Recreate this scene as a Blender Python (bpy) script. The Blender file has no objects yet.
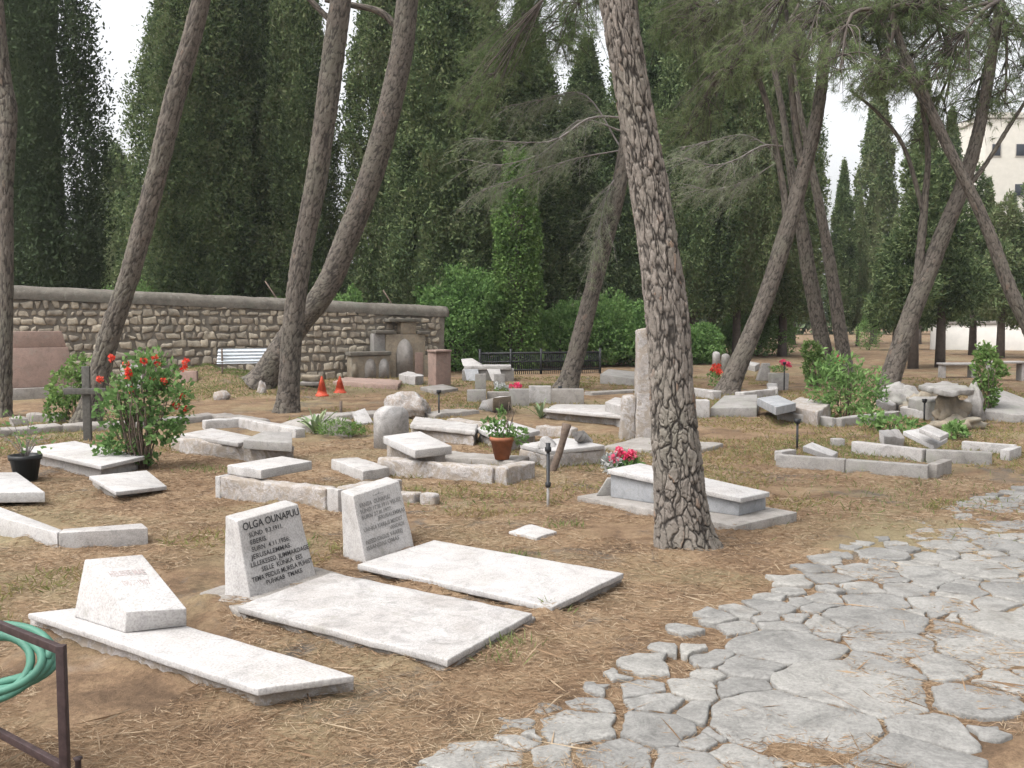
import bpy, math, random
import numpy as np
from mathutils import Vector
random.seed(7); rng = np.random.default_rng(7)
S = bpy.context.scene; COL = S.collection
# ------------------------------------------------------------------ camera
CH = 1.62; F = 995.6; PIT = math.atan(69 / F)
cd = bpy.data.cameras.new('camera'); cam = bpy.data.objects.new('camera', cd); COL.objects.link(cam)
cd.sensor_width = 36; cd.lens = 35; cd.clip_start = 0.05; cd.clip_end = 3000
cam.location = (0, 0, CH); cam.rotation_euler = (math.pi / 2 - PIT, 0, 0); S.camera = cam
FW = np.array([0, math.cos(PIT), -math.sin(PIT)]); UPV = np.array([0, math.sin(PIT), math.cos(PIT)])
def ray(px, py): return np.array([1., 0, 0]) * (px - 512) / F + FW - UPV * (py - 384) / F
def U(px, py, z=0.):
    d = ray(px, py); t = (z - CH) / d[2]; p = d * t; return np.array([p[0], p[1], z])
def W(px, py, Y):
    d = ray(px, py); t = Y / d[1]; p = d * t; return np.array([p[0], p[1], p[2] + CH])
# ------------------------------------------------------------------ noise
def _h(ix, iy, iz, s=0):
    n = (ix.astype(np.int64) * 374761393 + iy.astype(np.int64) * 668265263 + iz.astype(np.int64) * 2147483647 + s * 974711) & 0xffffffff
    n = ((n ^ (n >> 13)) * 1274126177) & 0xffffffff
    n = ((n ^ (n >> 16)) * 2246822519) & 0xffffffff
    return ((n ^ (n >> 15)) & 0xffffff) / float(0xffffff)
def vnoise(P, s=0):
    P = np.asarray(P, float); i = np.floor(P); f = P - i; f = f * f * (3 - 2 * f); i = i.astype(np.int64); r = 0
    for a in (0, 1):
        for b in (0, 1):
            for c in (0, 1):
                w = (f[:, 0] if a else 1 - f[:, 0]) * (f[:, 1] if b else 1 - f[:, 1]) * (f[:, 2] if c else 1 - f[:, 2])
                r = r + w * _h(i[:, 0] + a, i[:, 1] + b, i[:, 2] + c, s)
    return r * 2 - 1
def fbm(P, o=3, s=0):
    P = np.asarray(P, float); r = 0; a = 1.
    for k in range(o): r = r + a * vnoise(P * 2 ** k, s + k * 17); a *= .5
    return r
def cells(P, s=0):
    P = np.asarray(P, float); i = np.floor(P).astype(np.int64); f1 = np.full(len(P), 9.); f2 = f1.copy(); cid = np.zeros(len(P))
    for a in (-1, 0, 1):
        for b in (-1, 0, 1):
            for c in (-1, 0, 1):
                x, y, z = i[:, 0] + a, i[:, 1] + b, i[:, 2] + c
                d = np.sqrt((x + .1 + .8 * _h(x, y, z, s + 1) - P[:, 0]) ** 2 + (y + .1 + .8 * _h(x, y, z, s + 2) - P[:, 1]) ** 2 + (z + .1 + .8 * _h(x, y, z, s + 3) - P[:, 2]) ** 2)
                nw = d < f1; f2 = np.where(nw, f1, np.minimum(f2, d)); cid = np.where(nw, _h(x, y, z, s + 4), cid); f1 = np.where(nw, d, f1)
    return f1, f2, cid
# ------------------------------------------------------------------ mesh helpers:  a "geo" is (verts Nx3, [face arrays], attrs dict)
def geo(v, faces, **attrs):
    v = np.asarray(v, float).reshape(-1, 3); fl = []
    if isinstance(faces, np.ndarray): fl = [faces]
    else:
        by = {}
        for f in faces: by.setdefault(len(f), []).append(f)
        fl = [np.array(b, np.int64) for b in by.values()]
    return [v, fl, attrs]
def join(gs):
    vs = []; fs = []; at = {}; n = 0
    keys = set(k for g in gs for k in g[2])
    for g in gs:
        vs.append(g[0]); fs += [f + n for f in g[1]]; n += len(g[0])
        for k in keys: at.setdefault(k, []).append(g[2].get(k, np.zeros(len(g[0]))))
    return [np.concatenate(vs), fs, {k: np.concatenate(a) for k, a in at.items()}]
def to_mesh(name, g, mat, origin, smooth=False):
    v = g[0] - np.asarray(origin); me = bpy.data.meshes.new(name)
    me.vertices.add(len(v)); me.vertices.foreach_set('co', v.astype(np.float32).ravel())
    lp = np.concatenate([f.ravel() for f in g[1]]); tot = np.concatenate([np.full(len(f), f.shape[1]) for f in g[1]])
    st = np.concatenate([[0], np.cumsum(tot)[:-1]])
    me.loops.add(len(lp)); me.loops.foreach_set('vertex_index', lp.astype(np.int32))
    me.polygons.add(len(tot)); me.polygons.foreach_set('loop_start', st.astype(np.int32)); me.polygons.foreach_set('loop_total', tot.astype(np.int32))
    if smooth: me.polygons.foreach_set('use_smooth', np.ones(len(tot), bool))
    for k, a in g[2].items():
        at = me.attributes.new(k, 'FLOAT', 'POINT'); at.data.foreach_set('value', np.asarray(a, np.float32))
    me.update(calc_edges=True); me.materials.append(mat); return me
def tag(o, label, cat, group=None, kind=None):
    if label: o['label'] = label
    if cat: o['category'] = cat
    if group: o['group'] = group
    if kind or cat: o['kind'] = kind or 'thing'
def struct(name, g, mat, smooth=True):
    o = bpy.data.objects.new(name, to_mesh(name, g, mat, (0, 0, 0), smooth)); COL.objects.link(o); o['kind'] = 'structure'; return o
def stuff(name, label, cat, g, mat):
    o = bpy.data.objects.new(name, to_mesh(name, g, mat, (0, 0, 0))); COL.objects.link(o); tag(o, label, cat, None, 'stuff'); return o
def thing(name, label, cat, parts, group=None, loc=None):
    """parts: (name, geo, material[, smooth[, [subparts]]]) ; one part -> a single mesh object, more -> an Empty with children"""
    v = parts[0][1][0]
    if loc is None: loc = np.array([v[:, 0].mean(), v[:, 1].mean(), max(v[:, 2].min(), 0)])
    if len(parts) == 1 and not (len(parts[0]) > 4):
        p = parts[0]; o = bpy.data.objects.new(name, to_mesh(name, p[1], p[2], loc, len(p) > 3 and p[3])); COL.objects.link(o)
    else:
        o = bpy.data.objects.new(name, None); COL.objects.link(o); o.empty_display_size = .1
        for p in parts:
            c = bpy.data.objects.new(p[0], to_mesh(p[0], p[1], p[2], loc, len(p) > 3 and p[3])); COL.objects.link(c); c.parent = o
            if len(p) > 4:
                for q in p[4]:
                    d = bpy.data.objects.new(q[0], to_mesh(q[0], q[1], q[2], loc, len(q) > 3 and q[3])); COL.objects.link(d); d.parent = c
    o.location = loc; tag(o, label, cat, group); return o
def copy_thing(o, loc, rz, sc, label, group=None):
    c = o.copy(); COL.objects.link(c); c.location = loc; c.rotation_euler = (0, 0, rz); c.scale = sc; tag(c, label, None, group)
    for ch in list(o.children):
        k = ch.copy(); COL.objects.link(k); k.parent = c
        for q in list(ch.children):
            z = q.copy(); COL.objects.link(z); z.parent = k
    return c
def lines(n, r, L):
    a = [0, r * .3, r] + list(np.linspace(r, L - r, n + 1)[1:-1]) + [L - r, L - r * .3, L]; return np.array(a)
def hexa(bot, top, r=.006, seg=None, amp=0., fr=6., seed=0, bow=0.):
    """rounded, optionally roughened six-sided block; bot/top: four corners each, same order"""
    bot = np.array(bot, float); top = np.array(top, float)
    LX = (np.linalg.norm(bot[1] - bot[0]) + np.linalg.norm(top[1] - top[0])) / 2; LY = (np.linalg.norm(bot[2] - bot[1]) + np.linalg.norm(top[2] - top[1])) / 2
    LZ = np.linalg.norm(top - bot, axis=1).mean(); r = min(r, LX * .3, LY * .3, LZ * .3)
    n = [1, 1, 1] if not seg else [max(1, int(l / seg)) for l in (LX, LY, LZ)]
    xs, ys, zs = lines(n[0], r, LX), lines(n[1], r, LY), lines(n[2], r, LZ)
    nx, ny, nz = len(xs), len(ys), len(zs); idx = {}; P = []; Fc = []
    def vid(i, j, k):
        q = (i, j, k)
        if q not in idx: idx[q] = len(P); P.append((xs[i], ys[j], zs[k]))
        return idx[q]
    for i in range(nx - 1):
        for j in range(ny - 1):
            Fc.append((vid(i, j, 0), vid(i, j + 1, 0), vid(i + 1, j + 1, 0), vid(i + 1, j, 0))); Fc.append((vid(i, j, nz - 1), vid(i + 1, j, nz - 1), vid(i + 1, j + 1, nz - 1), vid(i, j + 1, nz - 1)))
    for i in range(nx - 1):
        for k in range(nz - 1):
            Fc.append((vid(i, 0, k), vid(i + 1, 0, k), vid(i + 1, 0, k + 1), vid(i, 0, k + 1))); Fc.append((vid(i, ny - 1, k), vid(i, ny - 1, k + 1), vid(i + 1, ny - 1, k + 1), vid(i + 1, ny - 1, k)))
    for j in range(ny - 1):
        for k in range(nz - 1):
            Fc.append((vid(0, j, k), vid(0, j, k + 1), vid(0, j + 1, k + 1), vid(0, j + 1, k))); Fc.append((vid(nx - 1, j, k), vid(nx - 1, j + 1, k), vid(nx - 1, j + 1, k + 1), vid(nx - 1, j, k + 1)))
    P = np.array(P); c = np.clip(P, r, np.array([LX, LY, LZ]) - r); d = P - c; l = np.linalg.norm(d, axis=1, keepdims=True)
    P = np.where(l > 1e-9, c + d / np.maximum(l, 1e-9) * np.minimum(r, l.clip(r * .999)), P)
    u, v, w = (P / np.array([LX, LY, LZ])).T[:, :, None]
    bl = lambda q: q[0] * (1 - u) * (1 - v) + q[1] * u * (1 - v) + q[2] * u * v + q[3] * (1 - u) * v
    Q = bl(bot) * (1 - w) + bl(top) * w
    if amp:
        Q = Q + amp * np.stack([fbm(Q * fr + 11.3, 3, seed), fbm(Q * fr + 57.1, 3, seed + 5), .8 * fbm(Q * fr + 93.7, 3, seed + 9)], 1)
    else:
        a = .0022; Q = Q + a * np.stack([vnoise(Q * 3.1 + 5, 3), vnoise(Q * 3.1 + 9, 4), vnoise(Q * 3.1 + 2, 5)], 1)
    return geo(Q, np.array(Fc))
def quad(p):
    p = [np.asarray(q, float) for q in p]
    if len(p) == 3: p.append(p[0] + p[2] - p[1])
    return p
def slab(px, zt, zb=-.06, **k):
    """block whose top face corners are seen at the given image points when they lie at height zt (number or list)"""
    z = zt if isinstance(zt, (list, tuple)) else [zt] * len(px)
    t = quad([U(a, b, c) for (a, b), c in zip(px, z)])
    if isinstance(zb, (list, tuple)): b = [np.array([q[0], q[1], e_]) for q, e_ in zip(t, zb)]
    elif isinstance(zb, str): b = [q - np.array([0, 0, float(zb)]) for q in t]
    else: b = [np.array([q[0], q[1], zb]) for q in t]
    cr = np.cross(t[1] - t[0], t[2] - t[1])
    if cr[2] < 0: t = t[::-1]; b = b[::-1]
    return hexa(b, t, **k)
def stone8(fb, ft, z0, z1, th, tht=None, **k):
    """upright stone: front foot edge fb and front top edge ft in image points (left, right), thickness away from the viewer"""
    a, b = U(*fb[0], z0), U(*fb[1], z0); c, d = U(*ft[0], z1), U(*ft[1], z1)
    e = b - a; n = np.array([-e[1], e[0], 0]); n /= np.linalg.norm(n); tht = tht or th
    return hexa([a, b, b + n * th, a + n * th], [c, d, d + n * tht, c + n * tht], **k), (a, b, d, c)
def bar(p, q, w, h, zt=None, **k):
    """kerb stone along p-q on the ground, width w centred"""
    p = np.array(p, float); q = np.array(q, float); e = q - p; e[2] = 0; n = np.array([-e[1], e[0], 0]); n = n / np.linalg.norm(n) * w / 2
    zt = h if zt is None else zt
    b = [p - n, q - n, q + n, p + n]; B = [np.array([x[0], x[1], zt - h - .06]) for x in b]; T = [np.array([x[0], x[1], zt]) for x in b]
    return hexa(B, T, **k)
def tube(P, R, n=8, cap=True):
    P = np.array(P, float); R = np.broadcast_to(np.asarray(R, float), (len(P),)); T = np.gradient(P, axis=0); T /= np.linalg.norm(T, axis=1, keepdims=True) + 1e-12
    ref = np.array([0, 0, 1.]) if abs(T[:, 2]).mean() < .8 else np.array([0, 1., 0])
    A = np.cross(T, ref); A /= np.linalg.norm(A, axis=1, keepdims=True) + 1e-12; B = np.cross(T, A)
    th = np.linspace(0, 2 * np.pi, n, endpoint=False)
    V = P[:, None] + R[:, None, None] * (A[:, None] * np.cos(th)[None, :, None] + B[:, None] * np.sin(th)[None, :, None])
    m = len(P); i = np.arange(m - 1)[:, None] * n; j = np.arange(n)[None]; j2 = (j + 1) % n
    Fc = np.stack([i + j, i + j2, i + n + j2, i + n + j], -1).reshape(-1, 4); fs = [tuple(f) for f in Fc]
    if cap: fs += [tuple(range(n))[::-1], tuple(range((m - 1) * n, m * n))]
    return geo(V.reshape(-1, 3), fs)
def spline(P, n):
    P = np.array(P, float); m = len(P)
    if m == 2: t = np.linspace(0, 1, n)[:, None]; return P[0] * (1 - t) + P[1] * t
    E = np.concatenate([[2 * P[0] - P[1]], P, [2 * P[-1] - P[-2]]]); out = []
    for t in np.linspace(0, m - 1 - 1e-6, n):
        i = int(t); f = t - i; a, b, c, d = E[i:i + 4]
        out.append(.5 * (2 * b + (c - a) * f + (2 * a - 5 * b + 4 * c - d) * f * f + (3 * b - a - 3 * c + d) * f ** 3))
    return np.array(out)
def unit(v): return v / (np.linalg.norm(v, axis=-1, keepdims=True) + 1e-12)
def leaves(C, D, L, Wd, fold=.0):
    """one kite-shaped leaf per row: centre C, direction D, length L, width Wd"""
    n = len(C); D = unit(D); X = unit(np.cross(D, unit(rng.normal(size=(n, 3))))); N = np.cross(X, D)
    L = np.broadcast_to(L, (n,))[:, None]; Wd = np.broadcast_to(Wd, (n,))[:, None]
    a = C - D * L * .5; b = C + X * Wd * .5 + N * Wd * fold; c = C + D * L * .5; d = C - X * Wd * .5 + N * Wd * fold
    V = np.stack([a, b, c, d], 1).reshape(-1, 3); return geo(V, np.arange(4 * n).reshape(-1, 4))
def needles(C, D, K, L, w, spread=.8):
    n = len(C); C = np.repeat(C, K, 0); D = np.repeat(unit(D), K, 0); D = unit(D + spread * rng.normal(size=C.shape)); X = unit(np.cross(D, rng.normal(size=C.shape)))
    L = L * (.7 + .6 * rng.random((len(C), 1))); C = C + .02 * rng.normal(size=C.shape)
    V = np.stack([C - X * w / 2, C + X * w / 2, C + D * L], 1).reshape(-1, 3); return geo(V, np.arange(len(V)).reshape(-1, 3))
def ball(c, r, sq=(1, 1, 1), n=10, amp=.0, fr=4, seed=0):
    th, ph = np.meshgrid(np.linspace(0, 2 * np.pi, 2 * n, endpoint=False), np.linspace(0.02, np.pi - .02, n + 1))
    V = np.stack([np.sin(ph) * np.cos(th), np.sin(ph) * np.sin(th), np.cos(ph)], -1).reshape(-1, 3)
    V = V * (1 + amp * fbm(V * fr + seed * 3.1, 3, seed))[:, None]
    V = np.array(c) + V * r * np.array(sq); m = 2 * n; i = np.arange(n)[:, None] * m; j = np.arange(m)[None]; j2 = (j + 1) % m
    Fc = np.stack([i + j, i + m + j, i + m + j2, i + j2], -1).reshape(-1, 4)
    return geo(V, [tuple(f) for f in Fc] + [tuple(range(m)), tuple(range(n * m, n * m + m))[::-1]])
# ------------------------------------------------------------------ materials
MATS = {}
def mat(name):
    m = bpy.data.materials.new(name); m.use_nodes = True; nt = m.node_tree; nt.nodes.clear(); MATS[name] = m
    out = nt.nodes.new('ShaderNodeOutputMaterial'); b = nt.nodes.new('ShaderNodeBsdfPrincipled'); nt.links.new(b.outputs[0], out.inputs[0])
    b.inputs['Specular IOR Level'].default_value = .3; b.inputs['Roughness'].default_value = .85
    return m, nt, b, out
def nd(nt, t, **k):
    n = nt.nodes.new(t)
    for a, v in k.items():
        if hasattr(n, a) and not a in ('Scale',): setattr(n, a, v)
    return n
def noise(nt, scale, detail=4, rough=.55, co=None, dist=0):
    n = nt.nodes.new('ShaderNodeTexNoise'); n.inputs['Scale'].default_value = scale; n.inputs['Detail'].default_value = detail; n.inputs['Roughness'].default_value = rough; n.inputs['Distortion'].default_value = dist
    if co is None:
        g = nt.nodes.new('ShaderNodeNewGeometry'); co = g.outputs['Position']
    nt.links.new(co, n.inputs['Vector']); return n.outputs['Fac']
def ramp(nt, src, stops):
    r = nt.nodes.new('ShaderNodeValToRGB'); e = r.color_ramp.elements
    while len(e) < len(stops): e.new(.5)
    for k, (p, c) in zip(e, stops): k.position = p; k.color = (*c, 1) if len(c) == 3 else c
    nt.links.new(src, r.inputs[0]); return r.outputs[0]
def mix(nt, f, a, b, mode='MIX'):
    m = nt.nodes.new('ShaderNodeMix'); m.data_type = 'RGBA'; m.blend_type = mode
    for s, v in ((0, f), (6, a), (7, b)):
        if hasattr(v, 'is_linked'): nt.links.new(v, m.inputs[s])
        else: m.inputs[s].default_value = v if s == 0 else (*v, 1)
    return m.outputs[2]
def bump(nt, b, src, st, dist=.01, prev=None):
    n = nt.nodes.new('ShaderNodeBump'); n.inputs['Strength'].default_value = st; n.inputs['Distance'].default_value = dist; nt.links.new(src, n.inputs['Height'])
    if prev: nt.links.new(prev, n.inputs['Normal'])
    nt.links.new(n.outputs[0], b.inputs['Normal']); return n.outputs[0]
def g01(a): return (a, a, a)
def stone_mat(name, base, stain, speck, sc=1., amt=.5, paint=None, bst=.3, moss=None, k=.70, island=0.):
    base, stain, speck = [tuple(q * k for q in x) for x in (base, stain, speck)]
    m, nt, b, o = mat(name)
    n1 = noise(nt, 1.7 * sc, 6, .65, dist=.4); c = ramp(nt, n1, [(.38 - .1 * amt, stain), (.62, base)])
    n2 = noise(nt, 22 * sc, 4, .7); c = mix(nt, ramp(nt, n2, [(.62, (0, 0, 0)), (.72, g01(.7 * amt))]), c, speck)
    n4 = noise(nt, 90 * sc, 2, .6); c = mix(nt, .45, c, ramp(nt, n4, [(.3, g01(.35)), (.6, g01(1))]), 'MULTIPLY')
    n8 = noise(nt, 5.5 * sc, 7, .75, dist=.9); c = mix(nt, amt, c, ramp(nt, n8, [(.33, g01(.62)), (.48, g01(.95)), (.6, g01(1.06))]), 'MULTIPLY')
    n9 = noise(nt, 8, 8, .7, dist=.5); c = mix(nt, ramp(nt, n9, [(.57, (0, 0, 0)), (.66, g01(.62 * amt))]), c, (.24, .23, .20))
    if island:
        gi = nt.nodes.new('ShaderNodeNewGeometry'); c = mix(nt, island, c, ramp(nt, gi.outputs['Random Per Island'], [(0, (.55, .5, .47)), (.35, (.85, .83, .8)), (.7, (1.1, 1.06, 1.)), (1, (1.3, 1.26, 1.2))]), 'MULTIPLY')
    if paint:
        n3 = noise(nt, 7, 5, .7, dist=1.2); n5 = noise(nt, 35, 3, .7)
        mm = nt.nodes.new('ShaderNodeMath'); mm.operation = 'MULTIPLY_ADD'; nt.links.new(n5, mm.inputs[0]); mm.inputs[1].default_value = .45; nt.links.new(n3, mm.inputs[2])
        c = mix(nt, ramp(nt, mm.outputs[0], [(.70, (0, 0, 0)), (.78, (1, 1, 1))]), c, paint); bump(nt, b, mm.outputs[0], .8, -.02)
    else:
        nb = noise(nt, 45 * sc, 5, .7); bump(nt, b, nb, bst, .006)
    if moss:
        n6 = noise(nt, 2.3, 5, .7); c = mix(nt, ramp(nt, n6, [(.52, (0, 0, 0)), (.66, (.8, .8, .8))]), c, moss)
    nt.links.new(c, b.inputs['Base Color']); return m
M_WHITE = stone_mat('white_marble', (.62, .60, .59), (.52, .49, .465), (.30, .275, .25), 1, .68)
M_PLAST = stone_mat('white_limewash', (.58, .56, .545), (.45, .415, .39), (.26, .22, .19), 1.3, .9)
M_ROUGH = stone_mat('peeling_limewashed_rubble', (.57, .535, .515), (.42, .375, .34), (.24, .21, .18), 1.3, .9, paint=(.25, .215, .18))
M_GREY = stone_mat('grey_limestone', (.42, .40, .38), (.28, .26, .24), (.16, .14, .12), 1.5, .8, moss=(.22, .22, .19))
M_GREYM = stone_mat('grey_veined_marble', (.47, .475, .485), (.34, .35, .37), (.27, .28, .30), 2.2, .6)
M_LETTER_STONE = stone_mat('weathered_inscribed_face', (.52, .51, .49), (.42, .41, .38), (.28, .27, .25), 2.2, .6)
M_CONC = stone_mat('old_concrete', (.44, .41, .38), (.30, .27, .24), (.18, .16, .14), 1.4, .8, bst=.6)
M_PINK = stone_mat('pink_limestone', (.44, .31, .26), (.33, .24, .20), (.2, .16, .14), 1.6, .7)
M_TAN = stone_mat('tan_limestone', (.42, .35, .26), (.27, .23, .18), (.15, .13, .1), 2, .8, moss=(.19, .18, .15))
M_BOULD = stone_mat('pale_boulder', (.62, .59, .57), (.40, .36, .33), (.2, .17, .15), 3, 1, paint=(.25, .21, .18))
M_WALL = stone_mat('limestone_rubble', (.44, .395, .325), (.29, .26, .215), (.15, .13, .11), 2.6, .9, bst=.7, moss=(.17, .155, .13), k=1.12, island=.8)
M_MORT = stone_mat('dark_mortar', (.32, .285, .235), (.22, .195, .165), (.12, .10, .085), 2, .8, bst=.8)
M_COPE = stone_mat('weathered_coping', (.25, .225, .19), (.14, .125, .105), (.09, .08, .07), 1.8, .9, bst=.8, moss=(.12, .12, .10))
def plain(name, c, rough=.6, metal=0., var=.25, sc=20, bst=.15):
    m, nt, b, o = mat(name); n = noise(nt, sc, 4, .6); k = 1 - var
    nt.links.new(ramp(nt, n, [(.3, tuple(x * k for x in c)), (.7, c)]), b.inputs['Base Color']); b.inputs['Roughness'].default_value = rough; b.inputs['Metallic'].default_value = metal
    bump(nt, b, n, bst, .004); return m
M_INK = plain('black_letter_paint', (.035, .033, .035), .7)
M_INK2 = plain('faded_letter_paint', (.17, .165, .16), .8)
M_INK3 = plain('pale_worn_letters', (.33, .28, .27), .8)
M_INK4 = plain('nearly_erased_letters', (.40, .36, .34), .8)
M_RUST = plain('dark_rusted_steel', (.055, .035, .035), .6, 0, .5, 40, .4)
M_BLACK = plain('black_iron', (.02, .021, .023), .5)
M_BPLAST = plain('black_plastic', (.016, .017, .018), .45)
M_HOSE = plain('green_hose_rubber', (.075, .20, .145), .55, 0, .2, 14, .05)
M_TERRA = plain('terracotta', (.33, .13, .07), .8, 0, .35)
M_WOOD = plain('weathered_grey_wood', (.16, .12, .095), .9, 0, .5, 30, .6)
M_CROSS = plain('dark_weathered_timber', (.10, .095, .085), .9, 0, .4, 30, .6)
M_REDP = plain('red_orange_paint', (.52, .075, .035), .6, 0, .3)
M_CORR = plain('white_corrugated_sheet', (.62, .66, .70), .45, 0, .15)
M_FWALL = plain('white_render_wall', (.74, .72, .68), .9, 0, .12, 3)
M_BLDG = plain('cream_building_stone', (.50, .475, .42), .9, 0, .12, 2)
M_GLASS = plain('dark_window_glass', (.035, .04, .05), .2, 0, .2, 3)
M_TRIMB = plain('pale_window_frame', (.5, .47, .42), .8)
def bark_mat(name, plate, plate2, red, crack):
    m, nt, b, o = mat(name)
    a = nt.nodes.new('ShaderNodeAttribute'); a.attribute_name = 'crack'; p = nt.nodes.new('ShaderNodeAttribute'); p.attribute_name = 'plate'
    c = ramp(nt, p.outputs['Fac'], [(0, plate), (.55, plate2), (.86, plate), (.93, red), (1, red)])
    n = noise(nt, 60, 5, .7); c = mix(nt, .7, c, ramp(nt, n, [(.3, g01(.45)), (.7, g01(1.1))]), 'MULTIPLY')
    n2 = noise(nt, 1.3, 4, .6); c = mix(nt, ramp(nt, n2, [(.5, (0, 0, 0)), (.75, g01(.35))]), c, (.13, .14, .10))
    c = mix(nt, ramp(nt, a.outputs['Fac'], [(.04, (1, 1, 1)), (.17, (0, 0, 0))]), c, crack)
    nt.links.new(c, b.inputs['Base Color']); b.inputs['Roughness'].default_value = .95; bump(nt, b, n, .6, .006); return m
M_BARK = bark_mat('pine_bark_plates', (.25, .218, .19), (.175, .152, .132), (.22, .15, .11), (.036, .031, .027))
M_BARK2 = bark_mat('brown_pine_bark', (.165, .143, .121), (.118, .101, .085), (.15, .112, .088), (.042, .036, .031))
M_TWIG = plain('dead_grey_twig', (.24, .215, .20), .9, 0, .4, 8)
M_LIMB = plain('dark_pine_limb', (.115, .095, .082), .9, 0, .4, 8)
def leaf_mat(name, cols, trans=.35, nsc=.8, patch=None):
    m, nt, b, o = mat(name); g = nt.nodes.new('ShaderNodeNewGeometry')
    tc = nt.nodes.new('ShaderNodeTexCoord'); oi = nt.nodes.new('ShaderNodeObjectInfo')
    n = noise(nt, nsc, 3, .6)
    mm = nt.nodes.new('ShaderNodeMath'); mm.operation = 'MULTIPLY_ADD'; nt.links.new(g.outputs['Random Per Island'], mm.inputs[0]); mm.inputs[1].default_value = .5
    m3 = nt.nodes.new('ShaderNodeMath'); m3.operation = 'MULTIPLY_ADD'; nt.links.new(oi.outputs['Random'], m3.inputs[0]); m3.inputs[1].default_value = .22; nt.links.new(n, m3.inputs[2])
    m2 = nt.nodes.new('ShaderNodeMath'); m2.operation = 'SUBTRACT'; nt.links.new(m3.outputs[0], m2.inputs[0]); m2.inputs[1].default_value = .32; nt.links.new(m2.outputs[0], mm.inputs[2])
    k = len(cols); c = ramp(nt, mm.outputs[0], [(.12 + .72 * i / (k - 1), col) for i, col in enumerate(cols)])
    nt.links.new(c, b.inputs['Base Color']); b.inputs['Roughness'].default_value = .8; b.inputs['Specular IOR Level'].default_value = .1
    t = nt.nodes.new('ShaderNodeBsdfTranslucent'); nt.links.new(c, t.inputs[0]); ms = nt.nodes.new('ShaderNodeMixShader'); ms.inputs[0].default_value = trans
    nt.links.new(b.outputs[0], ms.inputs[1]); nt.links.new(t.outputs[0], ms.inputs[2]); nt.links.new(ms.outputs[0], o.inputs[0]); return m
M_CYP = leaf_mat('cypress_foliage', [(0.043, 0.067, 0.035), (0.074, 0.110, 0.051), (0.150, 0.198, 0.086), (0.162, 0.180, 0.094)], .3, .9)
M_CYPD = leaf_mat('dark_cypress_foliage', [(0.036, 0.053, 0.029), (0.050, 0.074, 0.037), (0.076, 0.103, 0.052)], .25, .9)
M_PINE = leaf_mat('pine_needles', [(.085, .125, .05), (.13, .18, .078), (.19, .24, .11), (.18, .195, .115)], .5, .6)
M_DEADN = leaf_mat('greyed_dry_needles', [(.14, .165, .10), (.20, .24, .145), (.25, .28, .185), (.19, .19, .14)], .4, .9)
M_BUSH = leaf_mat('bright_shrub_leaves', [(0.070, 0.133, 0.046), (0.112, 0.203, 0.065), (0.168, 0.280, 0.091), (0.224, 0.336, 0.130)], .4, 1.6)
M_IVY = leaf_mat('ivy_leaves', [(0.056, 0.105, 0.036), (0.091, 0.161, 0.048), (0.140, 0.231, 0.066), (0.182, 0.252, 0.090)], .35, 1.2)
M_ROSE = leaf_mat('geranium_leaves', [(.07, .13, .045), (.11, .20, .065), (.17, .28, .10), (.22, .28, .13)], .45, 3)
M_FAR = leaf_mat('far_wood_leaves', [(0.066, 0.100, 0.058), (0.100, 0.139, 0.075), (0.145, 0.192, 0.103), (0.185, 0.224, 0.133)], .35, .25)
M_AGAVE = leaf_mat('agave_leaves', [(.13, .19, .10), (.2, .26, .14), (.3, .33, .2)], .2, 6)
M_RED = leaf_mat('red_petals', [(.50, .03, .025), (.66, .07, .045), (.72, .15, .10)], .35, 9)
M_PNK = leaf_mat('pink_petals', [(.55, .03, .10), (.68, .06, .16), (.75, .25, .30)], .35, 9)
M_SILV = leaf_mat('silver_leaves', [(.4, .41, .41), (.55, .55, .54), (.30, .33, .31)], .3, 9)
M_GRASS = leaf_mat('dry_grass_blades', [(0.204, 0.145, 0.076), (0.255, 0.187, 0.093), (0.187, 0.187, 0.068), (0.119, 0.153, 0.047)], .35, .55)
M_LITTER = leaf_mat('fallen_pine_needles', [(.115, .072, .045), (.20, .130, .080), (.275, .19, .12), (.35, .275, .19)], .2, .5)
M_WEED = leaf_mat('green_weeds', [(.09, .12, .04), (.14, .18, .06), (.21, .23, .10)], .4, 2)
# ground
def ground_mat():
    m, nt, b, o = mat('needle_strewn_earth')
    big = noise(nt, .45, 5, .6, dist=.6); mid = noise(nt, 2.2, 5, .65, dist=.8); fin = noise(nt, 28, 5, .75); vf = noise(nt, 120, 3, .7)
    c = ramp(nt, mid, [(.30, (.10, .067, .044)), (.46, (.178, .119, .075)), (.60, (.235, .165, .104)), (.75, (.28, .217, .148))])
    c = mix(nt, ramp(nt, big, [(.50, (0, 0, 0)), (.66, g01(.75))]), c, (.215, .185, .11))
    m3 = noise(nt, 1.25, 6, .7, dist=1.0); c = mix(nt, ramp(nt, m3, [(.55, (0, 0, 0)), (.65, g01(.85))]), c, (.105, .092, .08))
    m4 = noise(nt, .8, 5, .7); c = mix(nt, ramp(nt, m4, [(.62, (0, 0, 0)), (.74, g01(.6))]), c, (.30, .25, .20))
    c = mix(nt, .7, c, ramp(nt, fin, [(.28, g01(.45)), (.5, g01(.95)), (.72, g01(1.35))]), 'MULTIPLY')
    c = mix(nt, .5, c, ramp(nt, vf, [(.3, g01(.55)), (.7, g01(1.3))]), 'MULTIPLY')
    nt.links.new(c, b.inputs['Base Color']); b.inputs['Roughness'].default_value = 1; b.inputs['Specular IOR Level'].default_value = .1
    p = bump(nt, b, fin, .8, .02); bump(nt, b, vf, .6, .008, p); return m
M_GROUND = ground_mat()
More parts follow.
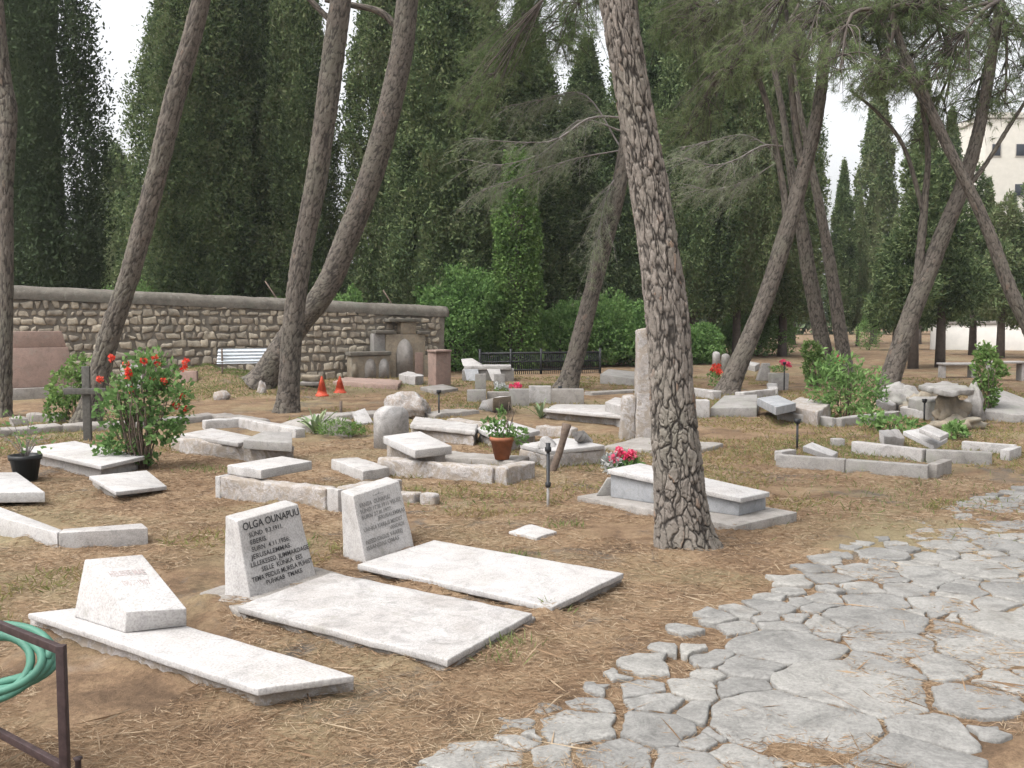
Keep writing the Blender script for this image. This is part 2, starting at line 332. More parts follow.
def path_mat():
    m, nt, b, o = mat('worn_paving_stone'); g = nt.nodes.new('ShaderNodeNewGeometry')
    c = ramp(nt, g.outputs['Random Per Island'], [(0, (.185, .18, .17)), (.3, (.215, .209, .197)), (.7, (.235, .228, .213)), (1, (.262, .252, .232))])
    n = noise(nt, 5, 6, .7, dist=.7); c = mix(nt, 1., c, ramp(nt, n, [(.28, g01(.55)), (.5, g01(.95)), (.72, g01(1.22))]), 'MULTIPLY')
    n2 = noise(nt, 60, 5, .75); c = mix(nt, .8, c, ramp(nt, n2, [(.3, g01(.55)), (.6, g01(1.1))]), 'MULTIPLY')
    n3 = noise(nt, 2.4, 5, .65, dist=.5); c = mix(nt, ramp(nt, n3, [(.60, (0, 0, 0)), (.72, g01(.65))]), c, (.15, .135, .115))
    v = nt.nodes.new('ShaderNodeTexVoronoi'); v.feature = 'DISTANCE_TO_EDGE'; v.inputs['Scale'].default_value = 3.2
    gg = nt.nodes.new('ShaderNodeNewGeometry'); nw = nt.nodes.new('ShaderNodeTexNoise'); nw.inputs['Scale'].default_value = 4; nt.links.new(gg.outputs['Position'], nw.inputs['Vector'])
    va = nt.nodes.new('ShaderNodeVectorMath'); va.operation = 'MULTIPLY_ADD'; nt.links.new(nw.outputs['Color'], va.inputs[0]); va.inputs[1].default_value = (.6, .6, .6); nt.links.new(gg.outputs['Position'], va.inputs[2]); nt.links.new(va.outputs[0], v.inputs['Vector'])
    nt.links.new(c, b.inputs['Base Color']); b.inputs['Roughness'].default_value = .8
    p = bump(nt, b, n, .7, .025); p = bump(nt, b, n2, .5, .006, p); return m
M_PATH = path_mat()
# ------------------------------------------------------------------ world and light
wd = bpy.data.worlds.new('World'); S.world = wd; wd.use_nodes = True; nt = wd.node_tree
bg = nt.nodes['Background']; sky = nt.nodes.new('ShaderNodeTexSky'); sky.sky_type = 'NISHITA'; sky.sun_disc = False
SEL, SAZ = math.radians(58), math.radians(235)     # azimuth clockwise from +Y: behind the camera, to the left
sky.sun_elevation = SEL; sky.sun_rotation = SAZ; sky.air_density = 1.; sky.dust_density = 6; sky.ozone_density = 1
hs = nt.nodes.new('ShaderNodeHueSaturation'); hs.inputs['Saturation'].default_value = .12; nt.links.new(sky.outputs[0], hs.inputs['Color'])
nt.links.new(hs.outputs[0], bg.inputs[0]); bg.inputs[1].default_value = .15
sl = bpy.data.lights.new('sun', 'SUN'); sl.energy = .55; sl.angle = math.radians(40); sl.color = (1, .97, .93)
so = bpy.data.objects.new('sun', sl); COL.objects.link(so)
sd = Vector((math.sin(SAZ) * math.cos(SEL), math.cos(SAZ) * math.cos(SEL), math.sin(SEL))); so.rotation_euler = sd.to_track_quat('Z', 'Y').to_euler(); so.location = (-10, -10, 30)
S.view_settings.view_transform = 'Standard'; S.view_settings.look = 'None'; S.view_settings.gamma = 1; S.view_settings.exposure = 1.3
S.cycles.max_bounces = 6; S.cycles.diffuse_bounces = 3; S.cycles.transmission_bounces = 3; S.cycles.caustics_reflective = False
# ------------------------------------------------------------------ ground
MC = U(212, 388); MC2 = U(262, 392)
T5C = U(685, 546)
RIDGE = [(U(*a)[:2], U(*b)[:2], h_) for a, b, h_ in [((228, 612), (440, 674), .05), ((440, 674), (545, 622), .025), ((20, 624), (252, 708), .05), ((254, 708), (362, 682), .02), ((352, 572), (548, 616), .045), ((552, 614), (632, 580), .022), ((196, 600), (240, 622), .04), ((570, 502), (733, 533), .035), ((735, 533), (802, 517), .02), ((218, 492), (332, 516), .05), ((58, 552), (150, 539), .04), ((-20, 525), (56, 552), .04), ((340, 562), (365, 568), .04), ((218, 600), (250, 604), .02), ((775, 462), (932, 484), .05), ((380, 470), (496, 484), .05)]]
def gh(x, y):
    x = np.asarray(x, float); y = np.asarray(y, float); P = np.stack([x, y, np.zeros_like(x)], -1).reshape(-1, 3)
    h = .014 * fbm(P * .9, 2, 3) + .010 * fbm(P * 5, 3, 8) - .004
    r = np.sqrt(((P[:, 0] - MC[0]) / 1.5) ** 2 + ((P[:, 1] - MC[1]) / 1.0) ** 2); h = h + .42 * np.exp(-r ** 2) * (1 + .25 * fbm(P * 2.2, 3, 5))
    r = np.sqrt(((P[:, 0] - MC2[0]) / 1.) ** 2 + ((P[:, 1] - MC2[1]) / 1.2) ** 2); h = h + .15 * np.exp(-r ** 2)
    for a, b, hh in RIDGE:
        e = b - a; t = np.clip(((P[:, 0] - a[0]) * e[0] + (P[:, 1] - a[1]) * e[1]) / (e[0] ** 2 + e[1] ** 2), 0, 1); d2 = (P[:, 0] - a[0] - e[0] * t) ** 2 + (P[:, 1] - a[1] - e[1] * t) ** 2
        h = h + hh * np.exp(-d2 / .075 ** 2) * np.clip(.55 + .9 * fbm(P * 4 + 3, 2, 21), 0, 1.3)
    r2 = (P[:, 0] - T5C[0]) ** 2 + (P[:, 1] - T5C[1]) ** 2; h = h + .03 * np.exp(-r2 / .38 ** 2) * (1 + .4 * fbm(P * 5, 2, 31))
    return h.reshape(x.shape)
def axis(pts):
    o = []
    for a, b, n in pts: o += list(np.linspace(a, b, n, endpoint=False))
    return np.array(o + [pts[-1][1]])
gx = axis([(-1500, -100, 6), (-100, -20, 20), (-20, -7, 60), (-7, 6, 200), (6, 22, 50), (22, 100, 20), (100, 1500, 6)])
gy = axis([(-40, 1.5, 10), (1.5, 9, 150), (9, 20, 110), (20, 45, 70), (45, 120, 15), (120, 2500, 8)])
X, Y = np.meshgrid(gx, gy); Z = gh(X, Y); nx = len(gx); i = np.arange(len(gy) - 1)[:, None] * nx; j = np.arange(nx - 1)[None]
struct('ground', geo(np.stack([X, Y, Z], -1).reshape(-1, 3), np.stack([i + j, i + j + 1, i + nx + j + 1, i + nx + j], -1).reshape(-1, 4)), M_GROUND)
# ------------------------------------------------------------------ crazy-paved path
left = [(300, 900), (418, 772), (520, 722), (600, 683), (655, 650), (690, 618), (745, 602), (790, 575), (835, 552), (900, 532), (950, 508), (1024, 486), (1150, 450), (1300, 425)]
right = [(1700, 432), (1500, 470), (1300, 545), (1160, 610), (1085, 655), (1005, 715), (975, 775), (930, 900)]
poly = [U(*p)[:2] for p in left + right]
def inside(p, poly):
    r = False; n = len(poly)
    for a in range(n):
        x1, y1 = poly[a]; x2, y2 = poly[a - 1]
        if (y1 > p[1]) != (y2 > p[1]) and p[0] < (x2 - x1) * (p[1] - y1) / (y2 - y1) + x1: r = not r
    return r
manual = [(797, 724, .40), (850, 688, .38), (786, 647, .30), (876, 621, .30), (900, 756, .26), (925, 733, .20), (884, 667, .20), (890, 642, .24), (970, 700, .24), (948, 668, .2), (1006, 625, .26), (985, 652, .24), (955, 632, .18), (755, 668, .2), (750, 690, .17), (785, 628, .13), (830, 625, .14), (875, 602, .22), (940, 605, .2), (980, 570, .26), (930, 574, .2), (866, 572, .2), (905, 590, .16), (815, 750, .16), (740, 756, .2), (700, 745, .17), (725, 738, .15), (660, 732, .2), (705, 712, .13), (660, 702, .13), (695, 690, .12), (645, 690, .11), (580, 727, .2), (600, 745, .13), (555, 760, .15), (480, 762, .2), (620, 758, .22), (690, 765, .22), (955, 545, .2), (1000, 545, .22), (1015, 590, .2), (960, 590, .14), (1000, 680, .16), (770, 607, .12), (830, 600, .13), (735, 628, .11), (720, 660, .12)]
seeds = [(U(a, b)[:2], r * .9) for a, b, r in manual if inside(U(a, b)[:2], poly)]
pa = np.array(poly); tries = 0
nm = len(seeds)
while tries < 14000:
    tries += 1; p = np.array([random.uniform(pa[:, 0].min(), min(pa[:, 0].max(), 8.5)), random.uniform(pa[:, 1].min(), min(pa[:, 1].max(), 14))])
    if not inside(p, poly): continue
    r = random.choice([.08, .11, .14, .18, .24]) if tries < 6000 else random.choice([.05, .07, .09])
    if all((p[0] - s[0][0]) ** 2 + (p[1] - s[0][1]) ** 2 > ((r + s[1]) * .80) ** 2 for s in seeds): seeds.append((p, r))
pcent = np.array([s[0] for s in seeds]); prad = np.array([s[1] for s in seeds])
stones = []
def edge_dist(p):
    d = 9.
    for a in range(len(poly)):
        q, r = poly[a - 1], poly[a]; t = np.clip((p - q) @ (r - q) / ((r - q) @ (r - q)), 0, 1); d = min(d, np.linalg.norm(p - q - (r - q) * t))
    return d
for a in range(len(seeds)):
    c = pcent[a]; ed = edge_dist(c); pl = [c + np.array([math.cos(t), math.sin(t)]) * min(max(prad[a] * random.uniform(1.25, 1.9), .12), ed + random.uniform(.03, .13)) for t in np.sort(rng.random(9) * .5 + np.arange(9) * .7)]
    d = np.linalg.norm(pcent - c, axis=1)
    for b in np.argsort(d)[1:24]:
        if d[b] > 1.8: break
        n = (pcent[b] - c) / d[b]; off = (d[b] ** 2 + prad[a] ** 2 - prad[b] ** 2) / (2 * d[b]); q = []
        for k in range(len(pl)):
            p1, p2 = pl[k - 1], pl[k]; s1, s2 = (p1 - c) @ n - off, (p2 - c) @ n - off
            if (s1 <= 0) != (s2 <= 0): q.append(p1 + (p2 - p1) * s1 / (s1 - s2))
            if s2 <= 0: q.append(p2)
        pl = q
        if len(pl) < 3: break
    if len(pl) < 3: continue
    pl = np.array(pl); cc = pl.mean(0); gap = random.uniform(.006, .02)
    # inset, chaikin, wobble
    dd = pl - cc; ln = np.linalg.norm(dd, axis=1, keepdims=True)
    if ln.min() < .03: continue
    pl = cc + dd * np.maximum(ln - gap, .03) / ln
    pp = []
    for k in range(len(pl)):
        p1, p2 = pl[k], pl[(k + 1) % len(pl)]; L = np.linalg.norm(p2 - p1); m = max(1, int(L / .035)) if cc[1] < 9 else 1
        f = np.linspace(.03 if L > .05 else .2, .97 if L > .05 else .8, m + 1); pp += [p1 + (p2 - p1) * t for t in f]
    pl = np.array(pp); P3 = np.concatenate([pl, np.zeros((len(pl), 1))], 1)
    pl = pl + .017 * np.stack([fbm(P3 * 12 + a, 3, 4), fbm(P3 * 12 + 31 + a, 3, 6)], 1)
    n = len(pl); zt = .008 + random.uniform(-.005, .006); tl = np.array([random.uniform(-.02, .02), random.uniform(-.02, .02)])
    rings = []
    for ins, dz in ((0, -.07), (.0, -.008), (.004, -.002), (.010, 0), (.05, .001)):
        dd = pl - cc; ln = np.linalg.norm(dd, axis=1, keepdims=True); q = cc + dd * np.maximum(ln - ins, ln * .3) / ln
        z = zt + dz + (q - cc) @ tl; z = z + .004 * vnoise(np.concatenate([q * 7, np.zeros((n, 1))], 1), 2) * (dz > -.05); rings.append(np.concatenate([q, z[:, None]], 1))
    V = np.concatenate(rings + [[[cc[0], cc[1], zt + .001]]]); fs = []
    for r_ in range(4):
        for k in range(n): k2 = (k + 1) % n; fs.append((r_ * n + k, r_ * n + k2, (r_ + 1) * n + k2, (r_ + 1) * n + k))
    fs += [(4 * n + k, 4 * n + (k + 1) % n, 5 * n) for k in range(n)]
    ar = .5 * sum(pl[k][0] * pl[(k + 1) % n][1] - pl[(k + 1) % n][0] * pl[k][1] for k in range(n))
    stones.append(geo(V, fs))
struct('path', join(stones), M_PATH)
# ------------------------------------------------------------------ the long stone wall
WA = U(-260, 402); WB = U(445, 374.5); wdir = WB - WA; WL = np.linalg.norm(wdir); wdir /= WL; wn = np.array([-wdir[1], wdir[0], 0])   # wn points away from viewer
def wtop(s): 
    a = U(0, 391); sa = (a - WA) @ wdir; t = (s - sa) / (WL - sa); return 2.12 + (1.72 - 2.12) * t - .13
def wp(s, n, z): return WA + wdir * s + wn * n + np.array([0, 0, z])
core = hexa([wp(0, .0, -.1), wp(WL, .0, -.1), wp(WL, .5, -.1), wp(0, .5, -.1)], [wp(0, .0, wtop(0)), wp(WL, .0, wtop(WL)), wp(WL, .5, wtop(WL)), wp(0, .5, wtop(0))], r=.02, seg=.5, amp=.02)
blocks = []; z = -.02; row = 0
while z < 2.3:
    h = random.uniform(.15, .23); s = random.uniform(-.3, 0)
    while s < WL:
        w = random.uniform(.12, .34); hh = h * random.uniform(.72, 1.04); zt = wtop(s + w / 2)
        if z < zt - .06 and s > 0 and s + w < WL:
            z0 = z + random.uniform(.01, .03); z1 = min(z + hh, zt - .01); g = random.uniform(.012, .03); o = random.uniform(-.055, -.022)
            j = lambda: random.uniform(-.045, .045)
            bq = [wp(s + g + j(), o, z0 + j() * .5), wp(s + w - g + j(), o, z0 + j() * .5), wp(s + w - g, .3, z0), wp(s + g, .3, z0)]; tq = [wp(s + g + j(), o, z1 + j()), wp(s + w - g + j(), o, z1 + j()), wp(s + w - g, .3, z1), wp(s + g, .3, z1)]
            blocks.append(hexa(bq, tq, r=.035, seg=.06, amp=.018, fr=10, seed=row))
        s += w
    z += h; row += 1
cop = []
ss = 0
ns = 60; prof = [(-.06, -.02), (-.065, .10), (-.03, .20), (.08, .26), (.25, .28), (.42, .26), (.55, .19), (.57, .06), (.56, -.02)]
V = np.array([[wp(s, n, wtop(s) + z) for n, z in prof] for s in np.linspace(-.1, WL + .1, 140)]); m = len(prof); V = V.reshape(-1, 3); V = V + .011 * np.stack([fbm(V * 6, 3, 1), fbm(V * 3 + 9, 3, 2), fbm(V * 3 + 4, 3, 3)], 1)
i = np.arange(139)[:, None] * m; j = np.arange(m - 1)[None]; cope = geo(V, [tuple(f) for f in np.stack([i + j, i + j + 1, i + m + j + 1, i + m + j], -1).reshape(-1, 4)] + [tuple(range(m)), tuple(range(139 * m, 140 * m))])
thing('stone_wall', 'long rubble stone wall with rounded grey coping in front of the cypresses', 'wall', [('mortar_core', core, M_MORT), ('rubble_stones', join(blocks), M_WALL, True), ('coping', cope, M_COPE, True)])
# ------------------------------------------------------------------ trees: trunks
def trunk_geo(P, R, nseg=48, step=.05, plate=(.06, .13), depth=.012, flare=0., seed=0):
    P = np.array(P, float); R = np.array(R, float); L = np.linalg.norm(np.diff(P, axis=0), axis=1).sum(); n = max(6, int(L / step))
    Q = spline(P, n); Rr = spline(np.stack([R, R * 0, R * 0], 1), n)[:, 0]
    s = np.concatenate([[0], np.cumsum(np.linalg.norm(np.diff(Q, axis=0), axis=1))])
    Q = Q + (.12 * R.mean()) * np.stack([vnoise(np.stack([s * .8, s * 0 + seed, s * 0], 1), 2), vnoise(np.stack([s * .8, s * 0 + seed + 5, s * 0], 1), 3), s * 0], 1) * np.minimum(1, s / .5)[:, None]
    T = unit(np.gradient(Q, axis=0)); A = unit(np.cross(T, np.array([0, 1., 0]))); B = np.cross(T, A)
    th = np.linspace(0, 2 * np.pi, nseg, endpoint=False); TH, SS = np.meshgrid(th, s); RR = Rr[:, None] * np.ones_like(TH)
    if flare: RR = RR * (1 + flare * np.exp(-SS / .16) * (1 + .5 * np.sin(TH * 5 + seed)))
    C = np.stack([np.cos(TH) * Rr.mean() / plate[0], np.sin(TH) * Rr.mean() / plate[0], SS / plate[1]], -1).reshape(-1, 3); C = C + .42 * np.stack([fbm(C * .9 + 3, 3, seed), fbm(C * .9 + 8, 3, seed + 1), fbm(C * .9 + 13, 3, seed + 2)], 1)
    f1, f2, cid = cells(C * np.array([1, 1, .72]), seed); cr = np.clip(f2 - f1, 0, .5)
    g1, g2, cid2 = cells(C * np.array([1.0, 1.0, 1.3]) + 40, seed + 30); c2 = np.clip(g2 - g1, 0, .5); cid = np.clip(cid * .5 + .5 * cid2, 0, 1)
    wv = np.clip(1.1 + .5 * fbm(C * .6 + 71, 2, seed + 3), .6, 1.8); cr = np.minimum(cr * wv, c2 * 1.9 * wv + .05)
    disp = depth * (np.clip(cr / .2, 0, 1) ** .7 - 1 + .55 * (cid - .5)) + depth * .28 * fbm(C * np.array([4, 4, 1.2]), 3, seed) + Rr.mean() * .05 * vnoise(C * .18, seed + 9)
    RR = RR + disp.reshape(RR.shape)
    V = Q[:, None] + RR[..., None] * (A[:, None] * np.cos(TH)[..., None] + B[:, None] * np.sin(TH)[..., None])
    i = np.arange(n - 1)[:, None] * nseg; j = np.arange(nseg)[None]; j2 = (j + 1) % nseg
    Fc = [tuple(f) for f in np.stack([i + j, i + j2, i + nseg + j2, i + nseg + j], -1).reshape(-1, 4)] + [tuple(range((n - 1) * nseg, n * nseg))]
    return geo(V.reshape(-1, 3), Fc, crack=cr, plate=cid)
def pts(pl, Y, dy=0.):
    """image polyline (x, y[, width]) on the plane at depth Y, leaning dy metres away per metre of height"""
    P = []; R = []
    for q in pl:
        z = W(q[0], q[1], Y)[2]; Yq = Y + dy * z; P.append(W(q[0], q[1], Yq)); R.append((q[2] if len(q) > 2 else 5) / 2 * Yq / F)
    return np.array(P), np.array(R)
def needle_crown(anchor, blobs, dens=1., droop=.15, K=13, L=.15, w=.009):
    """limbs from the anchor to each blob centre, twigs fanning out inside each blob, needle tufts along the twigs"""
    wood = []; TC = []; TD = []
    for c, rx, rz, nt_ in blobs:
        c = np.array(c); a = np.array(anchor); 
        mid = (a * .55 + c * .45) + np.array([0, 0, .12 * np.linalg.norm(c - a)]) + rng.normal(size=3) * .12
        lp = spline([a, mid, c], 9); wood.append(tube(lp, np.linspace(.05, .016, 9), 6, False))
        for k in range(nt_):
            d = unit(rng.normal(size=3) * np.array([1, 1, .75])); e = c + d * np.array([rx, rx, rz]) * (.45 + .6 * rng.random()) ; e[2] -= droop * rx * rng.random()
            st = lp[5 + int(rng.random() * 3.99)]; m = (st * .5 + e * .5) + np.array([0, 0, .10 * rx]) + rng.normal(size=3) * .06
            tp = spline([st, m, e], 7); wood.append(tube(tp, np.linspace(.015, .004, 7), 3, False))
            nn = max(2, int(9 * dens)); t = .35 + .65 * rng.random(nn) ** .7; ii = np.clip((t * 6).astype(int), 0, 5); f = (t * 6 - ii)[:, None]
            q = tp[ii] * (1 - f) + tp[ii + 1] * f + rng.normal(size=(nn, 3)) * .085; TC.append(q); TD.append(unit(tp[ii + 1] - tp[ii]) * .9 + rng.normal(size=(nn, 3)) * .4 + np.array([0, 0, -.1]))
    return join(wood), needles(np.concatenate(TC), np.concatenate(TD), K, L, w)
def hanging(limbs, Y, n, drop=.75, K=9, mat_w=.007, ln=.15):
    """dry branches: each limb an image polyline at depth Y, with thin drooping side twigs carrying sparse needles"""
    wood = []; TC = []; TD = []
    for pl, r0, dY in limbs:
        P = np.array([W(x, y, Y + dY * k / max(1, len(pl) - 1)) for k, (x, y) in enumerate(pl)]); P = spline(P, 16); wood.append(tube(P, np.linspace(r0, .006, 16), 5, False))
        for k in range(n):
            t = .15 + .85 * rng.random(); i_ = int(t * 14.99); st = P[i_]; T = unit(P[i_ + 1] - P[i_]); dr = drop * (.35 + .9 * rng.random())
            e = st + T * dr * .7 + rng.normal(size=3) * .22 * np.array([1, 1.4, .6]) - np.array([0, 0, dr * .55]); m = st * .5 + e * .5 + np.array([0, 0, .10 * dr]) 
            tp = spline([st, m, e], 6); wood.append(tube(tp, np.linspace(.006, .0022, 6), 3, False))
            q = tp[2:] + rng.normal(size=(4, 3)) * .04; TC.append(q); TD.append(np.tile(unit(e - st), (4, 1)) * .9 + np.array([0, 0, -.3]))
    return join(wood), needles(np.concatenate(TC), np.concatenate(TD), K, ln, mat_w)
def gz(px, py): return U(px, py)[1]
PG = 'leaning pine trees of the graveyard'
def blobs_px(lst, Y): return [(W(x, y, Y + dy), rx, rz, n) for x, y, dy, rx, rz, n in lst]
# the big pine in the middle
Y5 = gz(685, 546)
P, R = pts([(687, 556, 60), (683, 535, 57), (678, 490, 52), (673, 440, 49), (670, 400, 46), (664, 300, 42), (651, 200, 39), (634, 100, 36), (617, 0, 34), (606, -120, 32), (600, -300, 31), (604, -480, 25)], Y5)
ct, cn = needle_crown(P[-1] - [0, 0, .6], [(P[-1] + np.array([dx, dy, dz]), 1.1, .5, 60) for dx, dy, dz in ((1.6, .5, .3), (-1.5, .8, .5), (.2, 1.8, .8), (.4, -1.2, .9), (0, .2, 1.5))])
thing('pine_tree', 'thick plated grey-brown pine trunk leaning left beside the veined marble box tomb', 'pine tree', [('trunk', trunk_geo(P, R, 240, .012, (.049, .112), .017, .26, 5), M_BARK, True), ('branches', ct, M_LIMB, True), ('crown', cn, M_PINE)], PG, loc=U(685, 548))
def pine(label, main, Y, forks=(), blobs=(), dead=(), flare=.25, seed=1, dy=0., plate=(.06, .14), dens=1., base=None, deadn=26, ws=.8):
    P, R = pts(main, Y, dy); R = R * ws; parts = [('trunk', trunk_geo(P, R, 72, .035, plate, .016, flare, seed), M_BARK2, True)]
    top = P[-1]
    for fk in forks:
        Pf, Rf = pts(fk, Y, dy); Rf = Rf * .66; parts.append(('fork_limb', trunk_geo(Pf, Rf, 36, .05, plate, .010, 0, seed + 3), M_BARK2, True))
    if blobs:
        w_, n_ = needle_crown(top, blobs_px(blobs, Y), dens); parts += [('branches', w_, M_LIMB, True), ('crown', n_, M_PINE)]
    if dead:
        w_, n_ = hanging(dead, Y, deadn); parts += [('dead_branches', w_, M_TWIG, True), ('dry_needles', n_, M_DEADN)]
    return thing('pine_tree', label, 'pine tree', parts, PG, loc=P[0] * [1, 1, 0])
top_blobs = lambda x, y: [(x - 60, y - 60, 0, 1.2, .6, 40), (x + 60, y - 80, 1, 1.2, .6, 40), (x, y - 150, -1, 1.3, .6, 40), (x, y - 60, 2, 1.2, .6, 30)]
pine('pine trunk with a bent shoulder at the far left edge beside the pink panel tomb', [(3, 420, 18), (6, 330, 14), (6, 200, 15), (9, 115, 17), (4, 80, 15), (-4, 0, 14), (-12, -160, 12), (-10, -300, 10)], gz(4, 417), blobs=top_blobs(-10, -300), seed=11, ws=.95)
pine('slanting pine trunk rising behind the red-flowered bush', [(86, 428, 30), (97, 385, 25), (112, 330, 23), (131, 270, 22), (152, 190, 22), (175, 100, 22), (199, 10, 20), (225, -120, 17), (240, -260, 13)], gz(88, 426), blobs=top_blobs(240, -260), seed=12, ws=.9)
pine('straight pine trunk with its foot on open ground next to the red cones', [(287, 415, 29), (289, 385, 26), (294, 320, 25), (305, 240, 25), (317, 170, 25), (329, 90, 26), (340, 10, 25), (355, -100, 21), (360, -260, 14)], gz(287, 412), forks=[[(335, 25, 10), (310, 0, 8), (270, -40, 6)]], blobs=top_blobs(360, -260), seed=13, ws=.84)
pine('curved pine trunk bowing right out of the earth mound by the corrugated sheet', [(258, 388, 40), (272, 365, 36), (298, 325, 32), (325, 288, 32), (356, 220, 32), (378, 155, 32), (394, 90, 31), (405, 20, 30), (415, -80, 26), (420, -240, 16)], 20.5, forks=[[(400, 30, 11), (380, 12, 10), (352, 5, 9), (325, 0, 7)]], blobs=top_blobs(420, -240), seed=14, ws=.74)
pine('pine trunk leaning right out of the cluster of small grey headstones before the iron fence', [(566, 392, 32), (572, 372, 26), (585, 320, 23), (603, 250, 21), (618, 190, 20), (628, 130, 19), (634, 60, 17), (632, 0, 14), (625, -80, 9)], gz(569, 389),
     blobs=[(560, 40, 0, 1.2, .8, 75), (500, 60, 1, 1.0, .7, 60), (470, 110, -1, .7, .6, 30), (590, -10, 1, 1.3, .7, 60), (680, 30, 2, 1.2, .9, 75), (720, 80, 1, .9, .7, 45), (500, -10, 0, 1.2, .6, 60), (660, -30, 0, 1.2, .6, 50)],
     dead=[([(628, 118), (590, 118), (555, 140), (515, 142), (470, 138)], .03, -1.5), ([(624, 132), (580, 120), (545, 152), (500, 165), (470, 160)], .025, .5), ([(622, 150), (585, 95), (540, 100), (500, 108)], .022, 1.5), ([(618, 175), (608, 190), (600, 225), (596, 250)], .015, -.5), ([(622, 150), (570, 160), (520, 178), (480, 190)], .02, -.6)], seed=15, deadn=60, ws=.76)
pine('forked pine leaning right beside the white kerb with red flowers', [(727, 396, 34), (732, 380, 28), (748, 340, 24), (765, 298, 22), (782, 245, 22), (800, 185, 20), (814, 130, 17), (823, 70, 15), (830, 10, 13), (836, -60, 9)], gz(729, 394),
     forks=[[(787, 225, 13), (782, 180, 10), (768, 110, 9), (752, 60, 7), (742, 20, 5)], [(803, 170, 12), (796, 130, 11), (790, 70, 9), (786, 10, 6)], [(786, 215, 8), (780, 170, 7), (770, 148, 6), (765, 145, 5)]],
     blobs=[(840, 20, 0, 1.2, .7, 75), (760, 20, 1, 1.2, .8, 75), (800, 60, -1, 1.1, .6, 55), (880, 50, 0, 1.1, .7, 60), (730, 70, 0, .9, .7, 50), (700, 20, 1, 1.1, .7, 60), (820, -40, 0, 1.3, .6, 50), (690, 130, 2, .9, .8, 50)],
     dead=[([(782, 146), (762, 146), (735, 160), (712, 165), (684, 157)], .022, -.5), ([(775, 150), (745, 135), (715, 140), (680, 148)], .015, .6), ([(780, 160), (750, 178), (715, 190), (690, 185)], .012, .3)], seed=16, deadn=48, dens=.75, ws=.76)
pine('pine trunk standing left of the leafy kerbside shrub, curved upright', [(828, 384, 24), (826, 360, 21), (818, 320, 19), (808, 270, 18), (800, 220, 16), (793, 180, 12), (784, 120, 8), (768, 40, 6), (760, -20, 5)], gz(827, 379), blobs=[(760, -10, 1, 1.2, .7, 60), (720, 40, 2, 1.1, .8, 55), (800, 20, 1, 1., .7, 50)], seed=17, dens=.6)
pine('thin pine trunk leaning left just behind the leafy kerbside shrub', [(848, 384, 20), (845, 360, 18), (838, 315, 16), (829, 260, 14), (818, 200, 11), (808, 150, 8), (796, 90, 6), (790, 20, 5)], gz(848, 380), blobs=[(790, 0, 1, 1.3, .7, 60), (850, 20, 2, 1.3, .7, 60), (890, 80, 1, .8, .6, 40)], seed=18, dens=.6)
pine('forked pine leaning right next to the stone table of rough boulders', [(885, 398, 30), (890, 380, 26), (903, 340, 24), (918, 295, 23), (940, 240, 21), (960, 190, 18), (978, 130, 15), (990, 70, 13), (1000, 0, 10)], gz(886, 396),
     forks=[[(917, 300, 16), (920, 255, 14), (925, 200, 10), (928, 150, 8), (920, 90, 6)], [(957, 200, 9), (985, 165, 7), (1010, 125, 6), (1040, 80, 4)], [(924, 215, 8), (905, 150, 6), (880, 115, 5), (850, 90, 4)]],
     blobs=[(1000, 40, 0, 1.2, .8, 75), (950, 20, 1, 1.2, .8, 75), (930, 80, -1, 1., .6, 55), (900, 20, 0, 1.1, .7, 65), (1045, 70, 0, 1., .6, 45), (880, 90, 0, .8, .35, 30), (970, 120, 1, .8, .6, 40), (1005, 104, 0, .7, .3, 22), (1000, -30, 0, 1.2, .6, 50), (920, 140, 1, .7, .5, 30)], seed=19, dens=.6)
pine('dark pine trunk crossing left over the forked pine from the right edge', [(1056, 402, 24), (1032, 335, 19), (1010, 290, 16), (990, 235, 15), (970, 190, 14), (945, 140, 13), (920, 85, 12), (903, 50, 10), (890, 10, 8)], gz(1056, 400),
     forks=[[(935, 120, 8), (915, 90, 7), (895, 50, 6), (880, 20, 4)]], blobs=[(890, 10, 0, 1.2, .8, 75), (850, 30, 1, 1., .7, 55), (930, 10, 0, 1.1, .7, 55), (880, 80, 0, .9, .5, 45), (960, 60, 1, .9, .6, 45), (840, 70, -1, .8, .4, 35)], seed=20, dens=.55)
